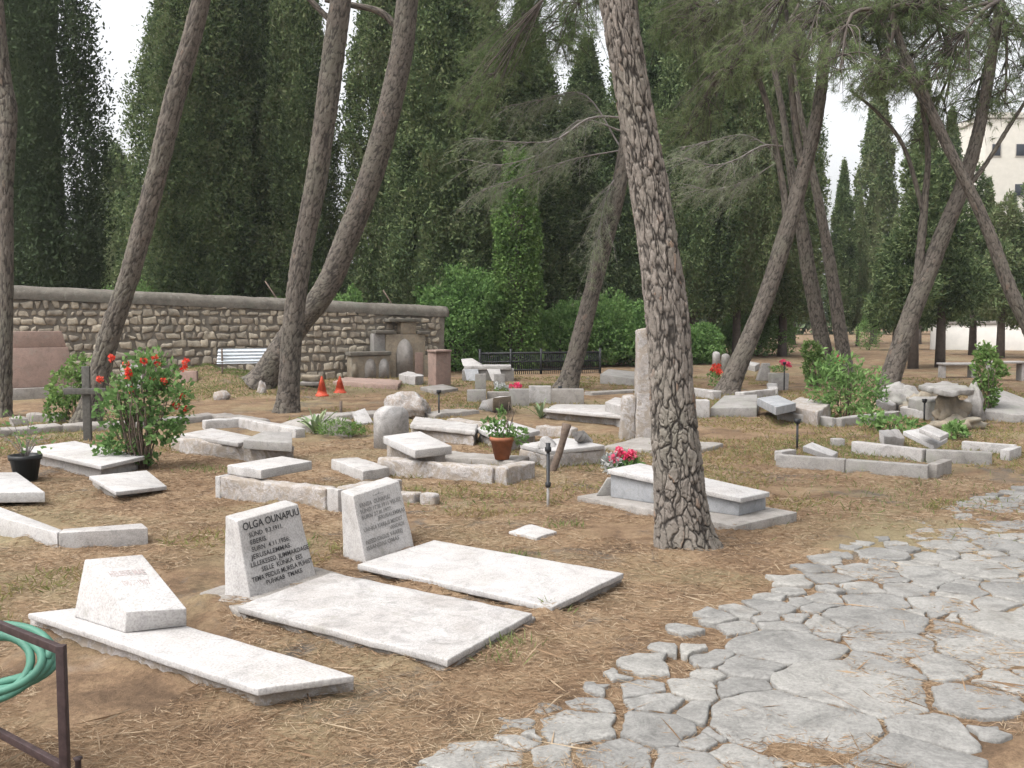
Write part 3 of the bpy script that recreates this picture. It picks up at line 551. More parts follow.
# ------------------------------------------------------------------ cypresses
def cypress_geo(H, R, n_cl, per, seed, foot=.6, loose=0., lw=.055, ll=.16):
    rg = np.random.default_rng(seed); t = rg.random(n_cl) ** 1.05; az = rg.random(n_cl) * 2 * np.pi
    prof = lambda t: R * np.minimum(1, .72 + t * 2.2) * np.clip(1 - np.maximum(0, (t - .35) / .65) ** 1.7, 0, 1)
    rad = prof(t) * (.70 + .36 * rg.random(n_cl) + (loose + .035) * rg.normal(size=n_cl)) * (1 + .26 * vnoise(np.stack([np.cos(az) * 2.6, np.sin(az) * 2.6, t * H * .7], 1), seed))
    c = np.stack([rad * np.cos(az), rad * np.sin(az), foot + t * (H - foot)], 1)
    cr = (.09 + .13 * rg.random(n_cl)) * (R / 1.5) ** .5
    C = np.repeat(c, per, 0); k = rg.normal(size=C.shape) * np.repeat(cr, per)[:, None] * np.array([.62, .62, 1.5]); C = C + k
    out = np.stack([np.cos(np.repeat(az, per)), np.sin(np.repeat(az, per)), np.zeros(len(C))], 1)
    D = np.array([0, 0, .8]) + .5 * out + .75 * rg.normal(size=C.shape)
    g1 = leaves(C, D, ll * (.45 + 1.5 * rg.random(len(C)) ** 2), lw * (.5 + rg.random(len(C))), .1)
    tt = np.linspace(0, .97, 30); th = np.linspace(0, 2 * np.pi, 14, endpoint=False)
    V = np.array([[(prof(a) * (.5 - loose) * math.cos(b), prof(a) * (.5 - loose) * math.sin(b), foot + a * (H - foot)) for b in th] for a in tt]).reshape(-1, 3); V = V + .12 * np.stack([fbm(V * 2, 2, 1), fbm(V * 2 + 7, 2, 2), fbm(V * 2, 2, 3)], 1)
    i = np.arange(29)[:, None] * 14; j = np.arange(14)[None]; core = geo(V, [tuple(f) for f in np.stack([i + j, i + (j + 1) % 14, i + 14 + (j + 1) % 14, i + 14 + j], -1).reshape(-1, 4)])
    return join([g1, core]) if loose < .3 else g1
def cy_trunk(H, r): return tube([(0, 0, -.15), (0, 0, .5), (.02, 0, H * .5), (0, 0, H * .9)], [r * 1.3, r, r * .6, .03], 10)
CG = 'cypress trees standing behind the graves'
def cy_proto(loc, label, H, R, n, per, seed, m, **k):
    o = thing('cypress_tree', label, 'cypress tree', [('trunk', cy_trunk(H, .17), M_LIMB, True), ('crown', cypress_geo(H, R, n, per, seed, **k), m)], CG, loc=np.zeros(3)); o.location = loc; return o
def at(px, Y): p = W(px, 360, Y); return (p[0], Y, 0)
cA = cy_proto(at(392, 33), 'tall cypress rising between the two crossing pine trunks behind the wall', 15, 1.5, 2300, 48, 21, M_CYP, lw=.06, ll=.115)
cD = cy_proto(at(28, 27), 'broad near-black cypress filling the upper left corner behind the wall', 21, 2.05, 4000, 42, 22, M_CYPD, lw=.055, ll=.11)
cS = cy_proto(at(873, 56), 'slim tall cypress seen between the thin pine trunks against the sky', 15.2, 1.05, 1100, 36, 23, M_CYP, foot=1.9, lw=.085, ll=.16)
cL = cy_proto(at(176, 36), 'loose ragged cypress beside the white gap of sky behind the wall', 13.5, 1.7, 1300, 40, 24, M_CYP, loose=.12, lw=.065, ll=.13)
cB = cy_proto(at(672, 40), 'bare-footed cypress half hidden by the thick plated pine', 15, 1.5, 2100, 44, 27, M_CYP, foot=1.9, lw=.06, ll=.12)
copy_thing(cL, at(122, 41), 2.1, (.95, .95, .62), 'ragged lower cypress filling the foot of the bright gap beside the near-black cypress', CG)
for px, Y_, rz, s, lab in [(207, 32, 1, (1.05, 1.05, 1.0), 'wide cypress behind the slanting pine, left half of the row'), (255, 34, 2.2, (1.05, 1.05, 1.02), 'cypress standing over the corrugated sheet, behind the wall'), (302, 33, 4, (.85, .85, .97), 'cypress directly behind the straight pine trunk'), (442, 31, 3.1, (1.05, 1.05, 1.0), 'cypress over the right end of the stone wall'),
                            (478, 36, .4, (1.2, 1.2, .95), 'cypress over the rounded green shrub at the wall end'), (525, 38, 5.1, (1.2, 1.2, .9), 'cypress behind the ivy-clad stump'), (585, 40, 1.9, (1.15, 1.15, .82), 'cypress behind the pine leaning over the iron fence'), (640, 38, 2.5, (1.1, 1.1, 1.0), 'cypress hidden mostly by the thick plated pine'),
                            (693, 36, 3.6, (.95, .95, .95), 'cypress just right of the thick plated pine'), (736, 37, 4.4, (.9, .9, 1.0), 'cypress behind the white dead pine branch'), (782, 39, 5.6, (1.0, 1.0, .9), 'cypress behind the forked pine with red flowers'), (118, 42, 2.9, (1.5, 1.5, .33), 'short cypress in the gap beside the near-black cypress')]:
    copy_thing(cB if px > 660 and cB else cA, at(px, Y_), rz, s, lab, CG)
for px, Y_, rz, s, lab in [(840, 50, 1, (.62, .62, .60), 'short dark cypress with spiky top in the bright sky gap'), (857, 52, 2, (.5, .5, .50), 'lowest dark cypress in the bright sky gap'), (918, 56, 1.5, (.85, .85, 1.0), 'slim cypress behind the forked pine by the boulder table'), (983, 68, 2.7, (.8, .8, .70), 'pale slim cypress before the cream building corner'), (1008, 66, 4., (.8, .8, .62), 'pale slim cypress under the building window'), (945, 60, 5, (1, 1, .9), 'slim cypress behind the crossing pine trunks'), (760, 50, .7, (1.2, 1.2, .9), 'distant cypress between the row and the forked pine'), (792, 55, 3.2, (1.0, 1.0, .95), 'distant cypress behind the two thin pine trunks'), (668, 52, 1.1, (1.3, 1.3, .9), 'distant cypress seen past the thick plated trunk'), (712, 54, 4.6, (1.3, 1.3, .95), 'distant cypress in the second row, right of the thick trunk')]:
    copy_thing(cS, at(px, Y_), rz, s, lab, CG)
# ------------------------------------------------------------------ leafy shrubs
def bush_geo(c, blobs, n, ll, lw, seed, up=.3):
    rg = np.random.default_rng(seed); C = []; D = []
    vol = np.array([b[3] * b[4] for b in blobs]); cnt = (n * vol / vol.sum()).astype(int)
    for (dx, dy, dz, rx, rz), k in zip(blobs, cnt):
        d = unit(rg.normal(size=(k, 3))); r = (.55 + .5 * rg.random((k, 1)) ** .6) * (1 + .28 * fbm(d * 2.6 + seed, 3, seed))[:, None]
        p = d * r * np.array([rx, rx, rz]) + np.array([dx, dy, dz]); ok = p[:, 2] > -dz * 0 + .03; C.append(p[ok]); D.append((d + np.array([0, 0, up]) + .7 * rg.normal(size=d.shape))[ok])
    C = np.concatenate(C) + np.array(c); return leaves(C, np.concatenate(D), ll * (.6 + .8 * rg.random(len(C))), lw * (.6 + .8 * rg.random(len(C))), .12)
def stems_geo(c, n, h, spread, r, seed):
    rg = np.random.default_rng(seed); out = []
    for k in range(n):
        a = rg.random() * 6.28; e = np.array(c) + np.array([math.cos(a) * spread * rg.random(), math.sin(a) * spread * rg.random(), h * (.6 + .4 * rg.random())]); s = np.array(c) + np.array([math.cos(a) * .06, math.sin(a) * .06, -.03])
        out.append(tube(spline([s, (s + e) / 2 + rg.normal(size=3) * .04, e], 6), np.linspace(r, r * .4, 6), 5))
    return join(out)
SG = 'green shrubs along the back of the graveyard'
c = W(458, 372, 29.2) * [1, 1, 0]; thing('shrub', 'rounded bright green shrub against the end of the stone wall', 'shrub', [('stems', stems_geo(c, 8, 1.6, .9, .03, 1), M_LIMB), ('foliage', bush_geo(c, [(0, 0, 1.0, 1.3, 1.2), (-.5, .3, 1.7, .9, .8), (.5, 0, 1.9, 1.0, 1.0), (.1, .4, 2.3, .9, .8)], 26000, .10, .07, 31), M_BUSH)], SG)
c = W(516, 370, 29.4) * [1, 1, 0]; thing('ivy_covered_stump', 'tall stump smothered in dark green ivy behind the iron fence', 'ivy stump', [('trunk', tube([c, c + [0, 0, 3], c + [.1, 0, 5.6]], [.3, .26, .15], 10), M_LIMB), ('ivy', bush_geo(c, [(0, 0, 1.0, .75, 1.4), (.05, 0, 2.6, .72, 1.3), (0, 0, 4.2, .7, 1.3), (.1, 0, 5.5, .5, .9)], 24000, .09, .07, 32, -.3), M_IVY)], SG)
for k, (px, Y_, w, h, lab) in enumerate([(560, 31.2, 1.1, 2.0, 'green shrub right of the ivy stump behind the iron fence'), (598, 31.8, 1.3, 2.3, 'green shrub behind the right end of the iron fence'), (640, 32., 1.3, 2.1, 'green shrub mostly behind the thick plated pine'), (694, 33, .9, 1.3, 'low green shrub between the thick pine and the standing stones'), (755, 40, 1.6, 1.9, 'pale shrub under the far cypresses behind the forked pine'), (345, 30, .7, 2.3, 'bright green bush peeping over the wall beside the curved pine'), (125, 31, 1.5, 2.6, 'pale green bush over the wall behind the slanting pine'), (210, 31, 1.2, 2.2, 'dark bush just over the wall coping'), (270, 30, 1.3, 2.1, 'dark bush behind the wall by the straight pine')]):
    c = W(px, 370, Y_) * [1, 1, 0]; thing('shrub', lab, 'shrub', [('stems', stems_geo(c, 7, h * .8, w * .6, .025, k), M_LIMB), ('foliage', bush_geo(c, [(0, 0, h * .38, w, h * .42), (.3 * w, .1, h * .66, w * .7, h * .36), (-.35 * w, 0, h * .55, w * .7, h * .36)], 11000, .10, .07, 40 + k), M_BUSH if k not in (7, 8) else M_IVY)], SG)
# the far wood that closes the view
n = 60000; x = rng.uniform(-75, 75, n); top = 5.5 + 2.2 * vnoise(np.stack([x * .12, x * 0, x * 0], 1), 3) + 1.4 * vnoise(np.stack([x * .45, x * 0 + 4, x * 0], 1), 4); C = np.stack([x, 82 + 3 * rng.random(n), top * rng.random(n) ** .8 + .1], 1)
stuff('distant_wood', 'soft green mass of distant trees closing the view behind the cypresses', 'woodland', leaves(C, rng.normal(size=(n, 3)) + [0, 0, .4], .55, .38, .1), M_FAR)
# mid-distance dense pines at the right
DG = 'dense dark conifers before the white wall'
for k, (px, py, Y_, H, lab) in enumerate([(913, 369, 34, 6.2, 'bushy conifer with bare lower trunk beside the forked pine'), (940, 367, 36, 6.4, 'bushy conifer over the left end of the white wall'), (972, 355, 44, 7.4, 'bushy conifer in the middle of the white wall'), (1000, 358, 42, 5.8, 'bushy conifer near the right edge before the white wall'), (1030, 358, 43, 6.4, 'bushy conifer cut off at the right edge'), (895, 350, 46, 6.2, 'small bushy conifer just left of the white wall')]):
    Y_ = max(30, min(55, gz(px, py))); c = np.array(at(px, Y_)); rg = np.random.default_rng(k + 90); bl = []
    for q in range(9): a = rg.random() * 6.28; hh = 1.9 + (H - 2.3) * q / 8; rr = 1.15 * (1 - .65 * q / 8); bl.append((math.cos(a) * rr * .5, math.sin(a) * rr * .5, hh, rr * .8, .75))
    thing('conifer_tree', lab, 'conifer tree', [('trunk', tube([c - [0, 0, .1], c + [0, 0, 1.5], c + [.05, 0, H * .9]], [.17, .13, .04], 9), M_LIMB, True), ('crown', bush_geo(c, bl, 13000, .17, .05, 70 + k, .2), M_CYP)], DG)
# ------------------------------------------------------------------ building and far white wall
bY = 92; x0 = W(984, 200, bY)[0]; zt = W(984, 118, bY)[2]; bw = 24
body = hexa([(x0, bY, -.1), (x0 + bw, bY, -.1), (x0 + bw, bY + 12, -.1), (x0, bY + 12, -.1)], [(x0, bY, zt), (x0 + bw, bY, zt), (x0 + bw, bY + 12, zt), (x0, bY + 12, zt)], r=.03)
parts = [('walls', body, M_BLDG), ('parapet', hexa([(x0 - .15, bY - .15, zt + .003), (x0 + bw + .15, bY - .15, zt + .003), (x0 + bw + .15, bY + 12, zt + .003), (x0 - .15, bY + 12, zt + .003)], [(x0 - .15, bY - .15, zt + .5), (x0 + bw + .15, bY - .15, zt + .5), (x0 + bw + .15, bY + 12, zt + .5), (x0 - .15, bY + 12, zt + .5)]), M_BLDG)]
wz = W(996, 150, bY)[2]; wx = W(996, 150, bY)[0]; ww = .38
for rr in range(5):
    for cc_ in range(9):
        a = wx + cc_ * 2.2 ; z_ = wz - rr * 3.6
        if rr == 1 and cc_ == 0: continue
        fr = hexa([(a - ww - .1, bY - .06, z_ - .62), (a + ww + .1, bY - .06, z_ - .62), (a + ww + .1, bY - .002, z_ - .62), (a - ww - .1, bY - .002, z_ - .62)], [(a - ww - .1, bY - .06, z_ + .62), (a + ww + .1, bY - .06, z_ + .62), (a + ww + .1, bY - .002, z_ + .62), (a - ww - .1, bY - .002, z_ + .62)])
        pn = hexa([(a - ww, bY - .09, z_ - .52), (a + ww, bY - .09, z_ - .52), (a + ww, bY - .05, z_ - .52), (a - ww, bY - .05, z_ - .52)], [(a - ww, bY - .09, z_ + .52), (a + ww, bY - .09, z_ + .52), (a + ww, bY - .05, z_ + .52), (a - ww, bY - .05, z_ + .52)])
        parts.append(('window', fr, M_TRIMB, False, [('pane', pn, M_GLASS)]))
thing('apartment_building', 'cream stone building with small dark square windows beyond the trees', 'building', parts)
a = W(930, 352, 47) * [1, 1, 0]; b = W(1100, 352, 45) * [1, 1, 0]
thing('white_wall', 'far plain white wall behind the dense conifers', 'wall', [('wall_body', bar(a, b, .25, 1.25), M_FWALL), ('wall_cap', bar(a + [0, 0, 0], b, .36, .09, 1.345) , M_CONC)])
# fix cap bottom: cap is a thin slab sitting on the wall (its underside is 3 mm proud of the wall top)
# ------------------------------------------------------------------ graves, near
def text_geo(lines_, face, n_off=.005):
    """lines_: (text, u0, u1, vtop, height) in fractions of the face (a,b,d,c = foot left, foot right, top right, top left)"""
    a, b, d, c = [np.array(q) for q in face]; nrm = unit(np.cross(b - a, c - a)); out = []
    for tx, u0, u1, v, h in lines_:
        cu = bpy.data.curves.new('inscription', 'FONT'); cu.body = tx; cu.size = 1; cu.resolution_u = 3; cu.offset = .012
        o = bpy.data.objects.new('inscription', cu); COL.objects.link(o); dg = bpy.context.evaluated_depsgraph_get(); me = o.evaluated_get(dg).to_mesh()
        V = np.array([q.co[:] for q in me.vertices]); Fs = [tuple(p.vertices) for p in me.polygons]; o.evaluated_get(dg).to_mesh_clear(); bpy.data.objects.remove(o); bpy.data.curves.remove(cu)
        x_, y_ = V[:, 0], V[:, 1]; u = u0 + (u1 - u0) * (x_ - x_.min()) / np.ptp(x_); w_ = 1 - (v + h) + h * (y_ / .72)
        u = u[:, None]; w_ = w_[:, None]; Q = (a * (1 - u) + b * u) * (1 - w_) + (c * (1 - u) + d * u) * w_ + nrm * n_off; out.append(geo(Q, Fs))
    return join(out)
def headstone(fb, ft, z0, z1, back_b, back_t):
    """four-sided tapering stone from image points of its front face and its left rear corner"""
    a, b = U(*fb[0], z0), U(*fb[1], z0); c, d = U(*ft[0], z1), U(*ft[1], z1); bb = U(*back_b, z0); bt = U(*back_t, z1)
    br = b + bb - a; tr = d + bt - c; dn = lambda q, t: q + (q - t) * (.05 / (z1 - z0))
    g = hexa([dn(a, c), dn(b, d), dn(br, tr), dn(bb, bt)], [c, d, tr, bt], r=.008, seg=.05, amp=.0025, fr=9)
    return g, (a, b, d, c)
TG = 'low white grave slabs near the path'
# grave with the sloped block
topA = [(28, 613), (257, 689), (355, 675)]
gA = slab(topA, .10, .068, r=.007, seg=.06, amp=.003, fr=9); baseA = slab([(29, 616), (256, 692), (354, 677)], .067, -.06, r=.012, seg=.05, amp=.007, fr=8)
def wedge():
    z0 = .101; a, b, c_ = U(73, 617, z0), U(125, 633, z0), U(187, 626, z0); d = a + c_ - b; hb, hf = .27, .10
    ta = U(84, 559, z0 + hb); td = ta + (d - a); tb = U(126, 612, z0 + hf); tc = U(187, 609, z0 + hf)
    return hexa([a, b, c_, d], [ta, tb, tc, td], r=.008), (tb, tc, td, ta)
wg, wf = wedge()
tw = text_geo([('HELENE MAE', .2, .8, .28, .10), ('1903  1967', .3, .75, .47, .09)], (wf[0], wf[1], wf[2], wf[3]))
thing('grave_slab', 'long white grave slab with a sloped desk-shaped block by the green hose', 'grave', [('slab', gA, M_WHITE), ('footing', baseA, M_ROUGH), ('sloped_block', wg, M_WHITE, False, [('worn_inscription', tw, M_INK3)])], TG)
# grave with the black lettering
zs = .075
slO = slab([(237, 606), (447, 660), (533, 613), (331, 572)], .066, .030, r=.008, seg=.05, amp=.0045, fr=9)
fO = join([slab([(233, 609), (447, 666), (536, 617), (332, 573)], .029, -.06, r=.01, seg=.06, amp=.006, fr=8), slab([(199, 593), (245, 615), (352, 577), (300, 562)], .028, -.06, r=.012, seg=.05, amp=.007, fr=8)])
hO, fcO = headstone([(250, 598), (316, 574)], [(237, 521), (298, 504)], .030, .455, (224, 594), (225, 516))
txO = text_geo([('OLGA OUNAPUU', .06, .97, .045, .10), ('SÜND  9.3.1911.', .13, .66, .19, .062), ('EBERIS.', .13, .38, .285, .062), ('SURN  4.11.1956:', .13, .72, .38, .062), ('JERUSALEMMAS.', .10, .72, .475, .062), ('LILLEKESED, JUMMARDAGE', .08, .985, .57, .064), ('SELLE  KÜNKA  EES', .22, .85, .665, .062), ('TEMA PEIDUS MURELA PÜHIST', .06, .985, .76, .064), ('PUHKAB  TMAKE', .25, .8, .85, .060)], fcO)
thing('grave_slab', 'white grave slab whose upright tapered headstone carries dense black lettering', 'grave', [('slab', slO, M_PLAST), ('footing', fO, M_CONC), ('headstone', hO, M_WHITE, False, [('inscription', txO, M_INK)])], TG)
sl2 = slab([(357, 564), (552, 607), (624, 573), (434, 540)], .066, .032, r=.006, seg=.06, amp=.003, fr=9)
f2 = slab([(358, 567), (551, 609), (622, 576), (435, 543)], .031, -.06, r=.01, seg=.06, amp=.006, fr=8)
h2, fc2 = headstone([(365, 559), (413, 541)], [(353, 496), (399, 481)], .03, .42, (343, 550), (341, 491))
tx2 = text_geo([('—+—', .38, .62, .06, .05), ('VANDA  OUNAPUU', .07, .72, .15, .07), ('SÜND 17.III.1911 VELISE', .07, .93, .25, .065), ('SURN 27.III.1977.', .08, .7, .345, .065), ('JERUSALEMMAS', .38, .97, .43, .065), ('ÜHHKA KARJUS MEIDET', .07, .88, .545, .065), ('VENDADE', .58, .9, .64, .06), ('NEED OIGUS VAAREJ', .07, .82, .735, .065), ('ISSANDAS OMAS', .06, .72, .83, .062)], fc2)
thing('grave_slab', 'white grave slab with faintly lettered grey headstone beside the plated pine', 'grave', [('slab', sl2, M_WHITE), ('footing', f2, M_CONC), ('headstone', h2, M_WHITE, False, [('inscription', tx2, M_INK2)])], TG)
thing('flat_plaque', 'small white plaque lying flat in the needles between the lettered graves and marble tomb', 'plaque', [('plaque', slab([(508, 531), (531, 524), (557, 531), (537, 537)], .02, -.05, seg=.06, amp=.006, fr=9), M_WHITE)])
# marble box tomb
lid = slab([(607, 469), (741, 498), (770, 492), (640, 463)], [.31, .215, .215, .31], '.04', r=.006)
bx = slab([(610.5, 473.5), (739, 502), (766, 496), (641, 467)], [.268, .173, .173, .268], .065, r=.004)
bs = slab([(577, 496), (735, 526), (797, 512), (640, 486)], .064, -.05, r=.008, seg=.08, amp=.004)
thing('box_tomb', 'grey veined marble box tomb with white lid behind the thick plated pine', 'tomb', [('lid', lid, M_WHITE), ('chest', bx, M_GREYM), ('base', bs, M_CONC)])
lp = U(596, 496, .066); thing('leaning_plate', 'small dark stone plate propped against the head of the marble box tomb', 'plate', [('plate', hexa([lp, lp + [.16, .03, 0], lp + [.16, .06, 0], lp + [0, .03, 0]], [lp + [.10, .02, .15], lp + [.22, .05, .15], lp + [.22, .07, .155], lp + [.10, .05, .155]]), M_GREY)])
# ------------------------------------------------------------------ plants in pots, flowers
def pot_geo(c, r0, r1, h):
    pr = [(.001, 0), (r0, 0), (r1, h * .82), (r1 * 1.1, h * .82), (r1 * 1.12, h), (r1 * .95, h), (r1 * .92, h * .85), (.001, h * .84)]; th = np.linspace(0, 2 * np.pi, 20, endpoint=False)
    V = np.array([[(r * math.cos(t), r * math.sin(t), z) for t in th] for r, z in pr]).reshape(-1, 3) + np.array(c); i = np.arange(len(pr) - 1)[:, None] * 20; j = np.arange(20)[None]
    return geo(V, np.stack([i + j, i + (j + 1) % 20, i + 20 + (j + 1) % 20, i + 20 + j], -1).reshape(-1, 4))
def flower(c, r, n=26, seed=0):
    rg = np.random.default_rng(seed); d = unit(rg.normal(size=(n, 3)) + [0, 0, .3]); return leaves(np.array(c) + d * r * (.5 + .5 * rg.random((n, 1))), d + rg.normal(size=d.shape), r * .9, r * .7, .15)
c = U(622, 480, 0); vase = pot_geo(c, .05, .07, .14)
fp = [('flower', flower(c + np.array([random.uniform(-.11, .13), random.uniform(-.08, .08), .22 + random.uniform(0, .07)]), .045, 22, k), M_PNK) for k in range(9)]
thing('flower_pot', 'dark pot of deep pink flowers and silver leaves heading the marble box tomb', 'flower pot', [('pot', vase, M_BPLAST, True), ('silver_leaves', bush_geo(c, [(-.11, -.03, .17, .09, .11), (-.06, 0, .10, .09, .08)], 260, .06, .035, 3), M_SILV), ('green_leaves', bush_geo(c, [(.07, 0, .15, .14, .08), (0, .0, .12, .14, .07)], 420, .06, .03, 4), M_BUSH)] + fp)
# red-flowered bush
c = U(142, 468); rb = [(-.02, 0, .78, .38, .30), (-.3, .05, .62, .30, .28), (.33, 0, .68, .32, .36), (.1, .05, 1.02, .34, .24), (-.2, .0, .30, .30, .16), (.3, -.05, .40, .26, .14), (-.40, -.06, .2, .2, .12), (.02, 0, .12, .26, .08)]
fl = [(112, 358), (126, 365), (129, 376), (100, 380), (144, 361), (155, 359), (152, 378), (163, 381), (132, 390), (186, 362), (184, 369), (182, 397), (176, 406), (184, 409), (128, 371), (158, 364)]
stm = [stems_geo(c, 34, .95, .46, .012, 5)]; flg = []
rb = [(x_ * .86, y_, z_, rx_ * .84, rz_) for x_, y_, z_, rx_, rz_ in rb]
Yb = c[1]
for k, (fx, fy) in enumerate(fl):
    q = W(fx, fy, Yb - .25 + .35 * random.random()); stm.append(tube(spline([q * .35 + (c + [0, 0, .6]) * .65, q * .7 + (c + [0, 0, .7]) * .3, q], 6), np.linspace(.006, .003, 6), 4)); flg.append(('flower', flower(q, .04, 28, k + 20), M_RED))
thing('flowering_bush', 'tall geranium bush covered in red flowers in front of the slanting pine', 'bush', [('stems', join(stm), M_WOOD), ('leaves', bush_geo(c, rb, 1900, .066, .048, 6, .4), M_ROSE)] + flg, loc=c)
c = U(75, 425); thing('climbing_shrub', 'sparse leafy shrub left of the timber cross', 'shrub', [('stems', stems_geo(c, 9, .85, .35, .008, 8), M_WOOD), ('leaves', bush_geo(c, [(-.1, 0, .55, .28, .3), (.1, .1, .85, .25, .2), (-.25, 0, .25, .2, .2), (.2, .2, .6, .25, .3)], 1500, .07, .045, 8, -.2), M_IVY)])
c = U(26, 480); tws = []
for k in range(14): a = random.uniform(0, 6.28); e = c + np.array([math.cos(a) * random.uniform(.05, .4), math.sin(a) * random.uniform(.05, .3), random.uniform(.35, .7)]); tws.append(tube(spline([c + [0, 0, .2], (c + e) / 2 + [0, 0, .18], e], 6), np.linspace(.005, .002, 6), 4))
thing('plant_pot', 'black plastic pot with bare twiggy plant at the left edge', 'plant pot', [('pot', pot_geo(c, .105, .14, .25), M_BPLAST, True), ('twigs', join(tws), M_TWIG), ('leaves', bush_geo(c, [(-.1, 0, .5, .25, .2), (.1, 0, .4, .2, .15)], 90, .05, .03, 9), M_ROSE)])
c = U(502, 459, .095); thing('plant_pot', 'terracotta pot with leafy plant standing on the rough grave kerb', 'plant pot', [('pot', pot_geo(c, .075, .12, .24), M_TERRA, True), ('leaves', bush_geo(c, [(0, 0, .30, .15, .08), (-.13, 0, .38, .10, .08), (.17, 0, .26, .12, .10), (0, 0, .46, .05, .1)], 300, .05, .038, 10), M_ROSE), ('stems', stems_geo(c + [0, 0, .2], 8, .42, .2, .006, 4), M_WOOD)])
def agave(c, n, L, w, seed):
    rg = np.random.default_rng(seed); out = []
    for k in range(n):
        a = k * 2.4; el = math.radians(30 + 50 * rg.random()); l = L * (.7 + .4 * rg.random()); d = np.array([math.cos(a) * math.cos(el), math.sin(a) * math.cos(el), math.sin(el)]); s = np.array([-math.sin(a), math.cos(a), 0]); P = []
        for t, ww_ in ((0, .7), (.3, 1), (.6, .8), (.85, .4), (1, .03)):
            m = np.array(c) + d * l * t + np.array([0, 0, -.25 * l * t ** 2.5]); P += [m - s * w * ww_, m + np.array([0, 0, -.015]), m + s * w * ww_]
        out.append(geo(P, [(3 * q + e, 3 * q + e + 1, 3 * q + e + 4, 3 * q + e + 3) for q in range(4) for e in (0, 1)]))
    return join(out)
thing('agave', 'spiky striped agave growing beside the sloping grey slab', 'agave', [('leaves', agave(U(316, 433), 16, .5, .035, 1), M_AGAVE)])
thing('agave', 'small spiky succulent on the back row of graves', 'agave', [('leaves', agave(U(541, 418), 9, .45, .03, 2), M_AGAVE)])
c = U(336, 436); thing('low_shrub', 'low grey-green shrublet hugging the agave', 'shrub', [('foliage', bush_geo(c, [(0, 0, .1, .28, .13), (.2, 0, .08, .2, .1)], 1500, .06, .012, 12), M_IVY)])
# ------------------------------------------------------------------ hose on its steel frame
YF = 3.0; zT = W(62, 645, YF)[2]; pA = W(61, 645, YF); 
p0 = U(-60, 597, zT); pR = np.array([pA[0], pA[1], 0]); dl = unit((p0 - pA) * [1, 1, 0]); pL = pA + dl * .85
def sq(p, q, w): return tube([p, q], w * .7, 4)
zB = W(58, 768, YF)[2]
post = hexa([pR + [-.013, -.013, -.1], pR + [.013, -.013, -.1], pR + [.013, .013, -.1], pR + [-.013, .013, -.1]], [pR + [-.013, -.013, zT], pR + [.013, -.013, zT], pR + [.013, .013, zT], pR + [-.013, .013, zT]], r=.002)
pl0 = pL * [1, 1, 0]; post2 = hexa([pl0 + [-.013, -.013, -.1], pl0 + [.013, -.013, -.1], pl0 + [.013, .013, -.1], pl0 + [-.013, .013, -.1]], [pl0 + [-.013, -.013, zT], pl0 + [.013, -.013, zT], pl0 + [.013, .013, zT], pl0 + [-.013, .013, zT]], r=.002)
e_ = dl * .014
thing('steel_rail', 'low rusty dark steel rail frame in the lower left corner', 'rail', [('post', post, M_RUST), ('post', post2, M_RUST), ('top_rail', bar(pR + e_, pl0 - e_, .026, .026 - .06, zT, r=.002) if False else hexa([pR + e_ + [0, -.013, zT - .028], pl0 - e_ + [0, -.013, zT - .028], pl0 - e_ + [0, .013, zT - .028], pR + e_ + [0, .013, zT - .028]], [pR + e_ + [0, -.013, zT - .002], pl0 - e_ + [0, -.013, zT - .002], pl0 - e_ + [0, .013, zT - .002], pR + e_ + [0, .013, zT - .002]], r=.002), M_RUST),
       ('bottom_rail', hexa([pR + e_ + [0, -.013, zB - .013], pl0 - e_ + [0, -.013, zB - .013], pl0 - e_ + [0, .013, zB - .013], pR + e_ + [0, .013, zB - .013]], [pR + e_ + [0, -.013, zB + .013], pl0 - e_ + [0, -.013, zB + .013], pl0 - e_ + [0, .013, zB + .013], pR + e_ + [0, .013, zB + .013]], r=.002), M_RUST)])
# a standpipe tap head carries the coil: a short pegged post behind the rail, outside the frame's left edge
hc = W(-14, 664, 3.35); peg = hc * [1, 1, 0] + [-.12, .0, 0]
HP = []
for k in range(8 * 40):
    t = k / 40; a = t * 2 * np.pi; r = .200 + .022 * math.sin(t * 2.3) + .012 * math.sin(t * 5.1 + 1); HP.append(hc + np.array([-.0, 0, 0]) + np.array([r * math.cos(a) + .012 * math.sin(t * 1.7), .10 * math.sin(a) + .035 * math.sin(t * 2.1), .078 * math.sin(a) + .014 * math.sin(t * 3.1 + .5) + .010 * math.cos(t * 1.3)]))
HP = np.array(HP); z0h = hc[2]
tail = spline([HP[-1], HP[-1] + [-.35, .05, -.12], peg + [-.45, .0, .05], peg + [-.8, .1, .02]], 14)[1:]
thing('garden_hose', 'coiled green garden hose hanging behind the rusty rail', 'hose', [('hose', tube(np.concatenate([HP, tail]),   .0145, 8), M_HOSE, True)])
thing('hose_stand', 'dark post with a cross arm holding up the green hose', 'stand', [('post', tube([peg + [-.02, .06, -.1], peg + [-.02, .06, z0h - .05]], .015, 8), M_RUST), ('arm', tube([peg + [-.1, -.02, z0h - .062], peg + [.12, .04, z0h - .07]], .008, 6), M_RUST), ('arm', tube([peg + [-.1, .1, z0h - .062], peg + [.10, -.02, z0h - .09]], .008, 6), M_RUST)])
c = U(79, 795); thing('steel_stake', 'short dark steel stake in the needles next to the rusty rail', 'stake', [('stake', tube([c + [0, 0, -.05], c + [0, 0, .12], c + [0, 0, .13]], [.011, .011, .016], 8), M_RUST)])
